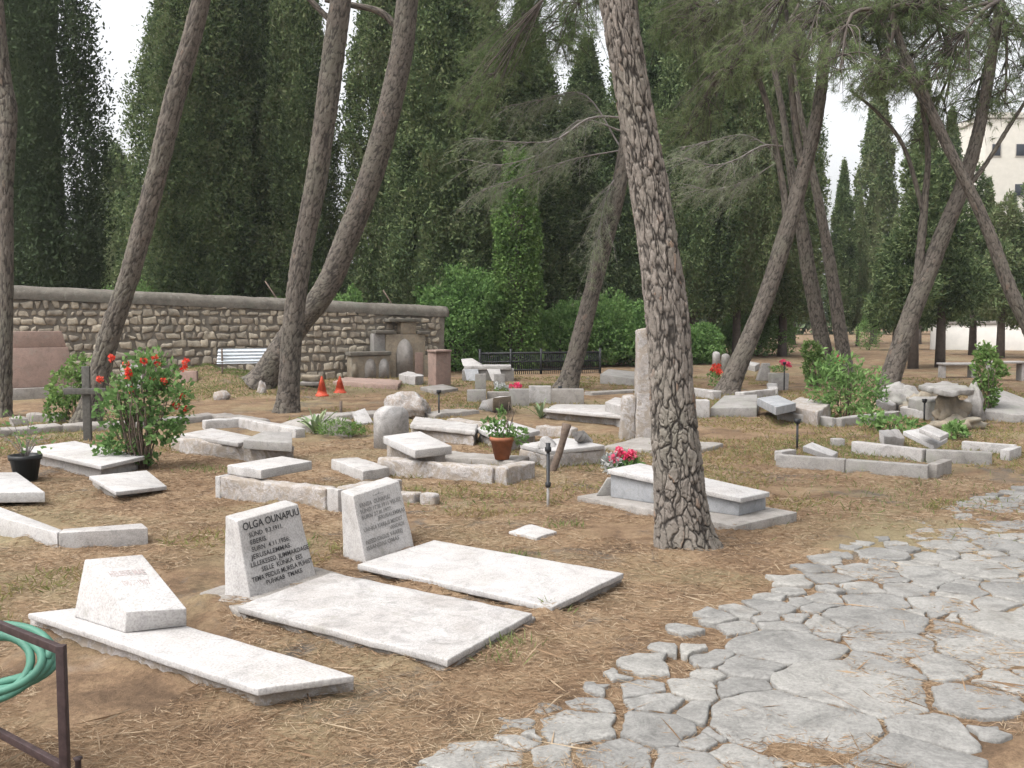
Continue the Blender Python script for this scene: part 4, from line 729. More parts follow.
# ------------------------------------------------------------------ left middle graves
KG = 'low white grave kerbs'
def kerb(label, segs, zt, w, m, name='grave_kerb', cap=None, **k):
    """segs: image polylines of the kerb's top outer edge at height zt; every straight run is a kerb stone"""
    parts = []
    for p, q in segs:
        a, b = U(*p, zt), U(*q, zt); parts.append(('kerb_stone', bar(a, b, w, zt, **k), m))
    return thing(name, label, 'grave kerb', parts, KG)
RG = dict(r=.02, seg=.05, amp=.014, fr=9)
thing('grave_kerb', 'L-shaped white kerb lying open to the left edge of the photo', 'grave kerb', [('kerb_stone', slab([(-90, 492), (57, 533), (62, 530), (-60, 484)], .12), M_WHITE), ('kerb_stone', slab([(58, 533), (148, 528), (142, 523), (63, 529)], .119), M_PLAST)], KG)
thing('grave_slab', 'thick white grave slab cut off by the left edge behind the L-shaped kerb', 'grave', [('slab', slab([(-50, 493), (45, 492), (17, 472), (-60, 473)], .11, .02, r=.008), M_WHITE), ('footing', slab([(-48, 494), (44, 493), (17, 474), (-60, 475)], .018, -.06), M_CONC)], TG)
thing('grave_slab', 'long white chest grave partly behind the red-flowered bush', 'grave', [('slab', slab([(20, 448), (101, 466), (145, 456), (75, 441)], .15, .11), M_WHITE), ('chest', slab([(24, 450), (101, 468), (141, 458), (75, 443)], .108, -.06), M_PLAST)], TG)
thing('tilted_slab', 'white slab tilted on its grey footing below the red-flowered bush', 'slab', [('slab', slab([(89, 476), (116, 492), (167, 486), (147, 470)], [.13, .10, .06, .10], '.035'), M_WHITE), ('footing', slab([(92, 479), (114, 493), (150, 488), (135, 475)], .05, -.06, seg=.08, amp=.012), M_CONC)])
c = U(88, 441); d90 = U(95, 441) - c
def box6(c, x, y, z0, z1): c = np.array(c); return hexa([c + [-x, -y, z0], c + [x, -y, z0], c + [x, y, z0], c + [-x, y, z0]], [c + [-x, -y, z1], c + [x, -y, z1], c + [x, y, z1], c + [-x, y, z1]])
hC = W(84, 366, c[1])[2]; zc = W(84, 391, c[1])[2]
thing('wooden_cross', 'plain dark timber cross beside the red-flowered bush', 'cross', [('upright', box6(c, .05, .025, -.1, hC), M_CROSS), ('crossbar', box6(c + [0, -.047, 0], .27, .02, zc - .04, zc + .04), M_CROSS)])
def standing(px0, px1, yb, yt, th, m, label, name='headstone', cat='headstone', slope=0., taper=0., zb=0., grp=None, yb2=None, **k):
    a, b = U(px0, yb, zb), U(px1, yb if yb2 is None else yb2, zb); H = (yb - yt) * a[1] / F + slope * .0; e = b - a; n = np.array([-e[1], e[0], 0]); n /= np.linalg.norm(n); tp = e * taper
    up = np.array([0, 0, H]); lean = n * slope
    return thing(name, label, cat, [('stone', hexa([a - [0, 0, .06], b - [0, 0, .06], b + n * th - [0, 0, .06], a + n * th - [0, 0, .06]], [a + up + tp + lean, b + up - tp + lean, b + n * th + up - tp + lean, a + n * th + up + tp + lean], **k), m)], grp)
# pink panel tomb at the wall
c0, c1 = U(8, 399), U(76, 396); e = c1 - c0; n = np.array([-e[1], e[0], 0]); n /= np.linalg.norm(n); k = F / c0[1]; up = lambda h: np.array([0, 0, h])
thing('panel_tomb', 'stepped pink stone panel tomb against the wall by the bent-shouldered pine', 'tomb', [('plinth', hexa([c0 - n * .1 + up(-.05), c1 - n * .1 + up(-.05), c1 + n * .35 + up(-.05), c0 + n * .35 + up(-.05)], [c0 - n * .1 + up(.2), c1 - n * .1 + up(.2), c1 + n * .35 + up(.2), c0 + n * .35 + up(.2)], r=.01), M_CONC), ('panel', hexa([c0 + up(.203), c1 + up(.203), c1 + n * .3 + up(.203), c0 + n * .3 + up(.203)], [c0 + e * .01 + n * .12 + up(.98), c1 - e * .08 + n * .12 + up(.98), c1 - e * .08 + n * .3 + up(.98), c0 + n * .3 + up(.98)], r=.01), M_PINK), ('upper_block', hexa([c0 + e * .03 + n * .14 + up(.983), c1 - e * .1 + n * .14 + up(.983), c1 - e * .1 + n * .3 + up(.983), c0 + n * .3 + up(.983)], [c0 + e * .03 + n * .16 + up(1.3), c1 - e * .16 + n * .16 + up(1.3), c1 - e * .16 + n * .3 + up(1.3), c0 + n * .3 + up(1.3)], r=.01), M_PINK)])
standing(180, 197, 391, 371, .12, M_PINK, 'small pink headstone right of the red-flowered bush', r=.01)
standing(121, 143, 392, 364, .08, M_WHITE, 'white tablet showing among the red flowers', r=.01)
# corrugated sheet
a, b = U(217, 390), U(279, 388); w0 = W(217, 349, a[1])[2]; V = []; nn_ = 60
for q in range(nn_ + 1):
    z_ = W(0, 364, a[1])[2] + (w0 - W(0, 364, a[1])[2]) * q / nn_; o_ = .02 * math.sin(q / nn_ * 4.5 * 2 * np.pi)
    for p_, s_ in ((a, 0), (b, 0)): V.append(p_ + [0, o_ + q / nn_ * .15, z_])
sh = geo(V, [(2 * q, 2 * q + 1, 2 * q + 3, 2 * q + 2) for q in range(nn_)]); sh2 = [sh[0] + [0, .006, 0], [sh[1][0][:, ::-1]], {}]
thing('corrugated_sheet', 'white ribbed metal sheet leaning on the wall behind the earth mound', 'metal sheet', [('sheet', join([sh, sh2]), M_CORR, True), ('legs', join([tube([a + [.1, .08, -.1], a + [.1, .08, .9]], .02, 6), tube([b + [-.1, .08, -.1], b + [-.1, .08, .9]], .02, 6)]), M_WOOD)])
c = U(222, 400); thing('field_stone', 'small white rounded stone on the grass below the earth mound', 'stone', [('stone', ball(c + [0, 0, .06], .17, (1, .7, .75), 10, .25, 2, 1), M_BOULD)])
c = U(262, 396); thing('field_stone', 'small pale stone leaning left of the straight pine foot', 'stone', [('stone', ball(c + [0, 0, .09], .14, (.7, .6, 1.4), 10, .25, 2, 2), M_BOULD)])
kerb('long pale kerb running across the grass behind the timber cross', [((-40, 432), (60, 424)), ((62, 424), (130, 421)), ((132, 421), (215, 413)), ((217, 413), (262, 420))], .1, .3, M_CONC, r=.03, seg=.09, amp=.02, fr=6)
kerb('grey kerb fragment under the pink panel tomb', [((10, 418), (27, 417)), ((29, 413), (62, 414))], .12, .2, M_CONC, r=.03, seg=.08, amp=.03, fr=6)
# ------------------------------------------------------------------ centre-left graves
thing('grave_kerb', 'rubble kerb grave with pale ledger right of the red-flowered bush', 'grave kerb', [('rubble_kerb', slab([(170, 437), (259, 447), (296, 446), (215, 434)], .17, -.06, r=.03, seg=.06, amp=.022, fr=8), M_ROUGH), ('ledger', slab([(180, 434), (212, 428), (262, 438), (238, 443)], .20, .15, r=.01), M_PLAST), ('head_block', slab([(243, 440), (292, 443), (292, 432), (263, 431)], [.25, .25, .30, .30], .15, r=.01), M_GREY)], KG)
kerb('grey kerb outline of a grave before the straight pine', [((203, 420), (240, 418)), ((236, 417), (300, 428))], .12, .16, M_PLAST, r=.015, seg=.06, amp=.01)
thing('ledger_stone', 'sloping grey ledger stone left of the agave', 'slab', [('stone', slab([(268, 426), (300, 428), (352, 420), (318, 413)], [.05, .05, .22, .22], -.06, r=.02, seg=.08, amp=.012), M_CONC)])
K2 = [('kerb_stone', bar(U(226, 476, .19), U(330, 488, .19), .14, .19, **RG), M_ROUGH), ('kerb_stone', bar(U(340, 487, .19), U(398, 478, .19), .14, .185, **RG), M_ROUGH), ('kerb_stone', bar(U(240, 463, .19), U(262, 459, .19), .12, .17), M_PLAST), ('corner_post', bar(U(331, 489, .195), U(337, 488, .195), .17, .195), M_PLAST), ('corner_post', bar(U(221, 475, .195), U(226, 475.5, .195), .15, .195), M_PLAST), ('ledger', slab([(227, 465), (261, 470), (312, 461), (282, 456)], .28, .198, r=.008), M_WHITE)]
thing('kerbed_grave', 'rubble kerbed grave with a thick white ledger shifted to its head, behind the lettered graves', 'grave', K2, 'kerbed graves')
thing('ledger_stone', 'white block slab lying alone beside the shifted ledger grave', 'slab', [('slab', slab([(331, 459), (363, 471), (389, 467), (358, 457)], .10, -.06, r=.012, seg=.06, amp=.007), M_PLAST)])
kerb('row of small broken kerb stones behind the faintly lettered headstone', [((398, 490), (420, 492)), ((423, 492), (438, 493))], .10, .12, M_ROUGH, r=.03, seg=.05, amp=.016)
# rounded headstone
def round_stone(a, b, H, th, m, label, shoulder=.35, n_=10, grp=None):
    a = np.array(a); b = np.array(b); e = b - a; w = np.linalg.norm(e); e /= w; n = np.array([-e[1], e[0], 0]); out = [(0, -.06), (0, H * (1 - shoulder))]
    for k in range(1, n_): t = math.pi - math.pi * k / n_; out.append((w / 2 + w / 2 * math.cos(t), H * (1 - shoulder) + H * shoulder * math.sin(t)))
    out += [(w, H * (1 - shoulder)), (w, -.06)]; m_ = len(out)
    V = [a + e * x_ + [0, 0, z_] for x_, z_ in out] + [a + e * x_ + n * th + [0, 0, z_] for x_, z_ in out]
    return thing('headstone', label, 'headstone', [('stone', geo(V, [tuple(range(m_)), tuple(range(m_, 2 * m_))[::-1]] + [(k, k + m_, (k + 1) % m_ + m_, (k + 1) % m_) for k in range(m_)]), m)], grp)
round_stone(U(384, 449), U(409, 445), .50, .17, M_PLAST, 'round-shouldered white headstone before the pale boulder', .24)
thing('kerbed_grave', 'rubble kerbed grave with a raised white ledger, terracotta pot on its kerb', 'grave', [('kerb_stone', bar(U(381, 457, .16), U(496, 467, .16), .16, .16, **RG), M_ROUGH), ('kerb_stone', bar(U(500, 468, .16), U(529, 461, .16), .16, .16, **RG), M_ROUGH), ('kerb_stone', bar(U(430, 452, .09), U(522, 459, .09), .4, .09, **RG), M_CONC), ('ledger', slab([(383, 436), (415, 450), (452, 446), (420, 431)], .30, .215, r=.01), M_WHITE), ('ledger_support', slab([(386, 441), (414, 453), (446, 449), (420, 436)], .212, .02, r=.03, seg=.06, amp=.02), M_ROUGH)], 'kerbed graves')
c = U(406, 417); thing('boulder', 'large pale rounded boulder behind the round-shouldered headstone', 'boulder', [('boulder', ball(c + [0, 0, .13], .36, (1, .8, .66), 20, .26, 2.4, 5), M_BOULD, True)])
thing('fallen_tablet', 'small white tablet lying tilted between the agave and the boulder', 'tablet', [('tablet', slab([(352, 412), (357, 424), (373, 422), (365, 408)], [.16, .02, .02, .2], '.05'), M_PLAST)])
thing('grave_slab', 'long white ledger on a low rubble base right of the round-shouldered headstone', 'grave', [('slab', slab([(410, 424), (475, 431), (478, 424), (415, 416)], .20, .135, r=.02, seg=.08, amp=.01), M_PLAST), ('footing', slab([(411, 428), (474, 436), (478, 428), (415, 421)], .133, -.06, **RG), M_ROUGH)], TG)
thing('grave_slab', 'white ledger with grey edge behind the terracotta pot', 'grave', [('slab', slab([(476, 428), (503, 439), (540, 430), (503, 419)], .18, .12, r=.012), M_WHITE), ('footing', slab([(479, 433), (504, 443), (536, 434), (505, 424)], .118, -.06, **RG), M_ROUGH)], TG)
thing('kerbed_grave', 'white ledger on rubble kerb beside the leaning log', 'grave', [('ledger', slab([(520, 444), (548, 451), (605, 445), (566, 437)], .19, .14, r=.01), M_WHITE), ('rubble_base', slab([(519, 449), (549, 456), (607, 449), (566, 441)], .138, -.06, **RG), M_ROUGH)], 'kerbed graves')
thing('broken_headpiece', 'white broken headpiece standing on the ledger beside the leaning log', 'stone', [('stone', hexa([U(538, 449, .192), U(556, 447, .192), U(556, 444, .192), U(538, 446, .192)], [U(540, 438, .29), U(547, 437, .29), U(547, 436, .29), U(540, 437, .29)], r=.02, seg=.05, amp=.02), M_PLAST)])
thing('tilted_slab', 'small white slab propped at the rear of the ledger beside the log', 'slab', [('slab', slab([(572, 432), (578, 440), (593, 440), (584, 430)], [.36, .22, .21, .34], '.04'), M_WHITE)])
c = U(580, 443, .192); thing('stone_vase', 'round dark urn on the white ledger beside the log', 'vase', [('urn', ball(c + [0, 0, .07], .07, (1, 1, .95), 10, .05), M_GREY, True)])
# log and standpipe
a = U(551, 471); thing('leaning_log', 'weathered log propped up beside the black standpipe', 'log', [('log', tube(spline([a + [0, 0, -.05], a * .5 + W(567, 424, a[1]) * .5 + [.02, 0, 0], W(567, 424, a[1])], 8), [.042, .04, .038, .038, .036, .038, .045, .05], 9), M_WOOD, True)])
a = U(548, 505); zt_ = W(548, 443, a[1])[2]; z2 = W(548, 486, a[1])[2]
thing('standpipe', 'thin black standpipe with a knobbed head near the marble box tomb', 'standpipe', [('pipe', tube([a + up(-.1), a + up(z2)], .012, 8), M_GREY), ('upper_pipe', tube([a + up(z2 - .01), a + up(z2), a + up(z2 + .03), a + up(z2 + .035), a + up(zt_ - .08)], [.02, .024, .024, .015, .015], 10), M_BLACK), ('valve_head', tube([a + up(zt_ - .08), a + up(zt_ - .07), a + up(zt_ - .04), a + up(zt_ - .03), a + up(zt_)], [.014, .028, .028, .018, .022], 10), M_BLACK)])
def stake(x, yb, yt, label, r=.014):
    a = U(x, yb); z = W(x, yt, a[1])[2]; thing('grave_lamp', label, 'lamp stake', [('stake', tube([a + up(-.08), a + up(z - .06)], r, 7), M_BLACK), ('cup', tube([a + up(z - .06), a + up(z - .05), a + up(z)], [r, r * 2.4, r * 3], 9), M_BLACK)], 'thin dark stakes with small cups')
stake(439, 417, 390, 'dark cupped stake beside the pale boulder'); stake(797, 450, 419, 'dark cupped stake at the corner of the grassy kerbed grave'); stake(924, 421, 399, 'dark cupped stake left of the boulder table'); stake(560, 403, 386, 'dark cupped stake among the back row blocks before the leaning pine'); stake(784, 390, 362, 'dark thin stake by the stone planter behind the forked pine')
# ------------------------------------------------------------------ back centre
BG = 'blocks and headstones of the back row'
standing(467, 486, 402, 390, .2, M_GREY, 'low grey block left end of the back row', grp=BG, r=.012)
standing(487, 509, 401, 392, .2, M_CONC, 'low concrete block beside the white flowers in the back row', grp=BG, r=.012)
thing('wedge_stone', 'pale wedge-shaped stone fallen in front of the back row blocks', 'stone', [('stone', hexa([U(478, 410), U(493, 412), U(512, 409), U(500, 404)], [U(482, 401, .12), U(493, 398, .3), U(511, 396, .3), U(500, 396, .2)], r=.012), M_PLAST)])
standing(509, 529, 406, 389, .18, M_GREY, 'square grey headstone by the pink flowers in the back row', grp=BG, r=.01)
standing(529, 551, 404, 386, .18, M_PLAST, 'square pale headstone in the middle of the back row', grp=BG, r=.01)
standing(551, 584, 404, 389, .2, M_CONC, 'wide grey-brown headstone under the leaning pine in the back row', grp=BG, r=.01)
thing('kerbed_grave', 'long low rubble kerb with white top in front of the wide grey-brown headstone', 'grave', [('top', slab([(543, 409), (622, 416), (625, 405), (556, 404)], .16, .11, r=.02), M_PLAST), ('rubble_base', slab([(543, 411), (622, 418), (625, 407), (556, 406)], .108, -.06, **RG), M_ROUGH)], 'kerbed graves')
kerb('low grey kerb left of the round urn grave', [((452, 418), (490, 424)), ((540, 425), (575, 428))], .12, .2, M_ROUGH, **RG)
thing('white_block', 'white block just left of the tall white stele', 'stone', [('stone', slab([(605, 402), (632, 409), (640, 401), (615, 397)], .3, -.06, r=.02), M_PLAST)])
def flowers(px, py, m, label, n=6, z=.1, r=.06, sp=.12):
    c = U(px, py); thing('flower_bunch', label, 'flowers', [('leaves', bush_geo(c, [(0, 0, z, sp * 1.1, z)], 160, .06, .03, int(px)), M_BUSH)] + [('flower', flower(c + np.array([random.uniform(-sp, sp), random.uniform(-sp, sp), z * 1.7 + random.uniform(0, .08)]), r, 22, k + int(px)), m) for k in range(n)], 'bunches of flowers')
flowers(517, 398, M_PNK, 'pink flowers lying between the back row blocks'); flowers(501, 396, M_SILV, 'white flowers on the concrete block of the back row')
# stele
a, b = U(620, 440), U(642, 440); kY = a[1]
thing('stele', 'tall rough white stele with a lower shoulder block behind the plated pine', 'stele', [('column', hexa([U(636, 441) - up(.06), U(659, 441) - up(.06), U(659, 441) + [0, .3, -.06], U(636, 441) + [0, .3, -.06]], [W(638, 330, kY), W(654, 327, kY), W(654, 327, kY) + [0, .25, 0], W(638, 330, kY) + [0, .25, 0]], r=.02, seg=.06, amp=.01, fr=8), M_ROUGH), ('shoulder', hexa([a - up(.06), U(635.5, 440) - up(.06), U(635.5, 440) + [0, .28, -.06], a + [0, .28, -.06]], [W(624, 397, kY), W(635.5, 396, kY), W(635.5, 396, kY) + [0, .26, 0], W(624, 397, kY) + [0, .26, 0]], r=.02, seg=.06, amp=.012, fr=8), M_ROUGH), ('base_slab', slab([(602, 446), (690, 452), (724, 443), (640, 437)], .05, -.06, r=.02, seg=.1, amp=.01), M_CONC)])
# iron fence
a, b = U(480, 375), U(600, 373); n_ = 30; ba = [tube([a + (b - a) * t + up(0), a + (b - a) * t + up(.62)], .013, 5) for t in np.linspace(0, 1, 60)]
thing('iron_fence', 'low black iron fence in front of the shrubs', 'fence', [('bars', join(ba), M_BLACK), ('rail', tube([a + up(.58), b + up(.58)], .028, 5), M_BLACK), ('rail', tube([a + up(.35), b + up(.35)], .022, 5), M_BLACK), ('rail', tube([a + up(.12), b + up(.12)], .025, 5), M_BLACK)] + [('post', tube([a + (b - a) * t - up(.1), a + (b - a) * t + up(.7)], .035, 6), M_BLACK) for t in (0, .25, .5, .75, 1)])
# pink pillar, tilted white tomb group
c = U(440, 386); kp = c[1] / F
thing('square_pillar', 'short square pink stone pillar with dark side at the wall end', 'pillar', [('shaft', hexa([U(428, 386) - up(.06), U(436, 387) - up(.06), U(451, 386) - up(.06), U(443, 385) - up(.06)], [U(428, 386) + up(.78), U(436, 387) + up(.78), U(451, 386) + up(.78), U(443, 385) + up(.78)], r=.012), M_PINK), ('plinth', slab([(420, 387), (436, 391), (458, 388), (443, 384)], .07, -.06, r=.01), M_CONC), ('cap', hexa([U(427, 386) + up(.783), U(436, 387.4) + up(.783), U(452, 386.2) + up(.783), U(443, 384.8) + up(.783)], [U(427, 386) + up(.83), U(436, 387.4) + up(.83), U(452, 386.2) + up(.83), U(443, 384.8) + up(.83)], r=.01), M_PINK)])
Y_ = gz(490, 381)
def pbox(x0, x1, yt, yb, Y, dep, m_, r=.01, **k):
    a = W(x0, yb, Y); b = W(x1, yb, Y); c_ = W(x0, yt, Y); d = W(x1, yt, Y); q = np.array([0, dep, 0]); return hexa([a, b, b + q, a + q], [c_, d, d + q, c_ + q], r=r, **k)
thing('chest_tomb', 'grey chest tomb with tilted white slabs by the pink pillar', 'tomb', [('chest', pbox(462, 514, 370, 384, Y_, .9, None), M_GREY), ('top', pbox(464, 511, 366, 370 - .1, Y_ - .05, .8, None), M_PLAST), ('tilted_slab', hexa([W(463, 366, Y_), W(483, 366, Y_), W(483, 366, Y_ + .5), W(463, 366, Y_ + .5)], [W(461, 359, Y_ + .2), W(472, 358, Y_ + .2), W(483, 364.5, Y_ + .5), W(463, 360, Y_ + .5)], r=.01), M_WHITE), ('leaning_slab', hexa([W(467, 381, Y_ - .25), W(480, 381, Y_ - .25), W(480, 381, Y_ - .18), W(467, 381, Y_ - .18)], [W(464, 369, Y_ - .06), W(478, 369, Y_ - .06), W(478, 369, Y_ - .01), W(464, 369, Y_ - .01)], r=.01), M_GREYM), ('leaning_slab', hexa([W(492, 381, Y_ - .25), W(503, 381, Y_ - .25), W(503, 381, Y_ - .18), W(492, 381, Y_ - .18)], [W(487, 369, Y_ - .06), W(500, 369, Y_ - .06), W(500, 369, Y_ - .01), W(487, 369, Y_ - .01)], r=.01), M_PLAST)])
standing(475, 486, 391, 374, .12, M_GREY, 'small upright grey stone before the chest tomb, nearer the pink pillar', grp=BG, r=.01)
standing(494, 505, 389, 374, .12, M_GREY, 'small upright grey stone before the chest tomb, nearer the leaning pine', grp=BG, r=.01)
# gothic niche tomb against the wall
def niche(c0, dirv, w, h, dep, m_, arches, cap=True):
    """a slab front with arched recesses built as frame: panels proud of a recessed tablet"""
    return None
def wallbox(s0, s1, z0, z1, n0, n1, **k): return hexa([wp(s0, n0, z0), wp(s1, n0, z0), wp(s1, n1, z0), wp(s0, n1, z0)], [wp(s0, n0, z1), wp(s1, n0, z1), wp(s1, n1, z1), wp(s0, n1, z1)], **k)
def s_of(px):   # wall coordinate under an image column (at the wall face)
    d = ray(px, 350); # solve WA + s*wdir = t*d (x,y)
    A = np.array([[wdir[0], -d[0]], [wdir[1], -d[1]]]); s, t = np.linalg.solve(A, -WA[:2]); return s
def z_of(px, py):
    s = s_of(px); p = WA + wdir * s; return W(px, py, p[1])[2]
def arch(px0, px1, pyt, pyb, n0, th, m_=None):
    s0, s1 = s_of(px0), s_of(px1); z0, z1 = z_of(px0, pyb), z_of(px0, pyt); w = s1 - s0; sh = z1 - w * .75; out = [(s0, z0), (s1, z0), (s1, sh)]
    for k in range(1, 7): t = k / 7; out.append((s1 - w / 2 * t ** 1.6 if t < 1 else s0, sh + (z1 - sh) * math.sin(t * np.pi / 2)))
    out.append(((s0 + s1) / 2, z1 + .01))
    for k in range(6, 0, -1): t = k / 7; out.append((s0 + w / 2 * t ** 1.6, sh + (z1 - sh) * math.sin(t * np.pi / 2)))
    out.append((s0, sh)); m = len(out); V = [wp(s, n0, z) for s, z in out] + [wp(s, n0 + th, z) for s, z in out]
    return geo(V, [tuple(range(m)), tuple(range(m, 2 * m))[::-1]] + [(k, k + m, (k + 1) % m + m, (k + 1) % m) for k in range(m)])
def wb(px0, px1, pyt, pyb, n0, n1, **k): return wallbox(s_of(px0), s_of(px1), z_of((px0 + px1) / 2, pyb), z_of((px0 + px1) / 2, pyt), n0, n1, **k)
NG = dict(r=.015)
parts = [('main_block', wb(381, 420, 334, 379, -.30, -.05, **NG), M_TAN), ('upper_block', wb(396, 411, 322, 333.8, -.30, -.05, **NG), M_TAN), ('top_cornice', wb(383, 415, 318.5, 321.8, -.36, -.05, **NG), M_COPE), ('side_block', wb(369, 380.8, 333.5, 379, -.26, -.05, **NG), M_GREY), ('side_cornice', wb(370, 389, 330, 333.3, -.34, -.05, **NG), M_COPE), ('side_cornice', wb(411.5, 424, 331, 334, -.34, -.05, **NG), M_COPE), ('arched_tablet', arch(391, 407, 339, 378, -.325, .03), M_CONC), ('pilaster', wb(384, 390, 352, 379, -.33, -.305, **NG), M_TAN), ('pilaster', wb(409, 417, 352, 379, -.33, -.305, **NG), M_PINK)]
thing('niche_tomb', 'tall tan wall tomb with pointed arch tablet under a stepped cornice', 'tomb', parts)
parts = [('block', wb(342, 380.5, 355, 379, -.55, -.28, **NG), M_TAN), ('cornice', wb(340, 381, 351, 354.8, -.6, -.28, **NG), M_COPE), ('arched_tablet', arch(355, 366, 358, 378, -.575, .03), M_CONC), ('arched_tablet', arch(369, 379, 358, 378, -.575, .03), M_GREY), ('small_tablet', arch(342.5, 348, 363, 378, -.575, .03), M_TAN)]
thing('niche_tomb', 'low tan wall tomb with paired arched tablets left of the tall one', 'tomb', parts)
thing('wall_block', 'grey stone block at the foot of the wall right of the tall arch tomb', 'stone', [('block', wb(418, 427, 355, 381, -.3, -.06, **NG), M_TAN)])
thing('ledger_stone', 'long flat pinkish ledger in front of the paired arch tomb', 'slab', [('ledger', slab([(333, 381), (398, 385), (402, 380), (345, 377)], .10, -.06, r=.02, seg=.1, amp=.012), M_PINK)])
thing('white_block', 'white box stone lying before the tall arch tomb', 'stone', [('stone', slab([(399, 374), (415, 377), (424, 375), (408, 371)], .2, -.06, r=.02, seg=.1, amp=.015), M_PLAST)])
a = U(310, 391); kd = a[1]
thing('stone_bench', 'small stone slab bench raised over dark ground behind the straight pine', 'bench', [('seat', pbox(299, 319, 382, 386, kd, .5, None, r=.02), M_CONC), ('block', pbox(301, 319, 376, 381.6, kd + .05, .35, None, r=.03, seg=.1, amp=.03), M_TAN), ('support', pbox(303, 306, 386.2, 393, kd + .1, .3, None), M_GREY), ('support', pbox(314, 317, 386.2, 393, kd + .1, .3, None), M_GREY)])
def cone(px, yb, yt, label):
    a = U(px, yb); H = W(px, yt, a[1])[2]; pr = [(.135, 0), (.135, .03), (.11, .035), (.08, H * .32), (.09, H * .33), (.06, H * .55), (.068, H * .56), (.03, H * .85), (.012, H)]; th = np.linspace(0, 2 * np.pi, 14, endpoint=False)
    V = np.array([[(r_ * math.cos(t), r_ * math.sin(t), z_) for t in th] for r_, z_ in pr]).reshape(-1, 3) + a; i = np.arange(len(pr) - 1)[:, None] * 14; j = np.arange(14)[None]
    thing('red_cone', label, 'cone', [('cone', geo(V, np.stack([i + j, i + (j + 1) % 14, i + 14 + (j + 1) % 14, i + 14 + j], -1).reshape(-1, 4)), M_REDP)], 'pair of red cones')
cone(322, 396, 376, 'red pointed cone beside the stone slab bench'); cone(340, 393, 376, 'red pointed cone next to the long pinkish ledger')
a = U(341, 416); thing('wooden_peg', 'short brown peg in the ground below the red cones', 'peg', [('peg', tube([a - up(.05), a + up(.24)], .025, 7), M_WOOD)])
kerb('pale flagstone strip across the grass behind the pale boulder', [((330, 414), (385, 411)), ((425, 413), (470, 409))], .07, .45, M_CONC, r=.02, seg=.1, amp=.02)
# ------------------------------------------------------------------ right side
thing('grave_kerb', 'grassy kerbed grave with a white fallen stone near the path', 'grave kerb', [('kerb_stone', bar(U(777, 454, .13), U(846, 459, .13), .1, .13, r=.012), M_GREY), ('kerb_stone', bar(U(846.5, 459, .13), U(929, 465, .13), .1, .13, r=.012), M_GREY), ('kerb_stone', bar(U(932, 464, .13), U(947, 459, .13), .1, .129), M_CONC), ('kerb_stone', bar(U(778, 451, .13), U(793, 449, .13), .1, .129), M_PLAST)], KG)
thing('fallen_tablet', 'white tablet lying tilted inside the grassy kerbed grave', 'tablet', [('tablet', slab([(803, 446), (832, 456), (838, 452), (812, 442)], [.2, .06, .06, .2], '.06'), M_WHITE)])
standing(833, 845, 447, 439, .12, M_GREY, 'tiny grey block behind the grassy kerbed grave', name='stone_block', cat='stone', r=.01)
thing('grave_kerb', 'second kerbed grave strewn with broken white slabs beside the path', 'grave kerb', [('kerb_stone', bar(U(854, 441, .14), U(925, 449, .14), .12, .14, r=.012), M_PLAST), ('kerb_stone', bar(U(926, 449, .14), U(992, 452, .14), .12, .14, r=.012), M_GREY), ('kerb_stone', bar(U(963, 441, .12), U(1016, 445, .12), .1, .12), M_PLAST), ('kerb_stone', bar(U(1017, 446, .12), U(1005, 450, .12), .1, .119), M_PLAST)], KG)
thing('broken_slab', 'broken white slab nearest the forked pine in the strewn grave', 'slab', [('slab', slab([(879, 430), (884, 437), (904, 438), (898, 429)], [.28, .2, .12, .2], '.14', seg=.1, amp=.015), M_PLAST)])
thing('broken_slab', 'largest broken white slab, lying tilted in the strewn grave', 'slab', [('slab', slab([(903, 431), (934, 446), (948, 438), (920, 428)], [.28, .16, .18, .28], '.05'), M_WHITE)])
thing('broken_slab', 'broken white slab resting on the back of the largest one', 'slab', [('slab', slab([(919, 428), (940, 437), (949, 433), (928, 424)], [.36, .28, .3, .36], '.05'), M_WHITE)])
def lbush(px, py, blobs, n, label, ll=.08, lw=.04, m=M_BUSH, seed=1):
    c = U(px, py); thing('shrub', label, 'shrub', [('stems', stems_geo(c, 10, max(b[2] for b in blobs), .3, .01, seed), M_WOOD), ('foliage', bush_geo(c, blobs, n, ll, lw, seed, .3), m)], 'leafy shrubs between the graves')
lbush(845, 417, [(0, 0, .35, .42, .35), (-.3, 0, .5, .3, .35), (.3, 0, .45, .35, .35), (0, .1, .75, .3, .25), (-.25, .05, .85, .16,   .22)], 1700, 'leafy green shrub on the long kerb beside the thin pine trunks', ll=.10, lw=.035, seed=51)
lbush(985, 419, [(0, 0, .4, .2, .3), (.02, 0, .8, .22, .3), (-.05, 0, 1.05, .14, .15), (.25, 0, .75, .1, .1)], 1300, 'slender upright shrub growing against the boulder table', m=M_IVY, seed=52)
lbush(815, 386, [(0, 0, .4, .3, .4), (-.1, 0, .8, .25, .25)], 1800, 'dark shrub left of the curved upright pine trunk', m=M_IVY, seed=53)
lbush(896, 432, [(0, 0, .12, .3, .12), (-.3, .1, .2, .2, .15)], 420, 'low weedy shrub behind the broken slabs', seed=54)
lbush(868, 350, [(0, 0, .8, .6, .8), (.2, 0, 1.4, .5, .5)], 2500, 'small green shrub in front of the dark spiky cypress', seed=55)
lbush(955, 440, [(0, 0, .1, .14, .14)], 300, 'small green weed bush right of the broken slabs', seed=56)
kerb('long low kerb under the leafy green shrub', [((781, 411), (836, 418)), ((837, 418), (896, 411))], .13, .16, M_GREY, r=.02, seg=.1, amp=.012)
thing('ledger_stone', 'pale stone heap slab left of the leafy green shrub', 'slab', [('slab', slab([(783, 404), (818, 412), (832, 403), (800, 397)], .22, -.06, **RG), M_ROUGH)])
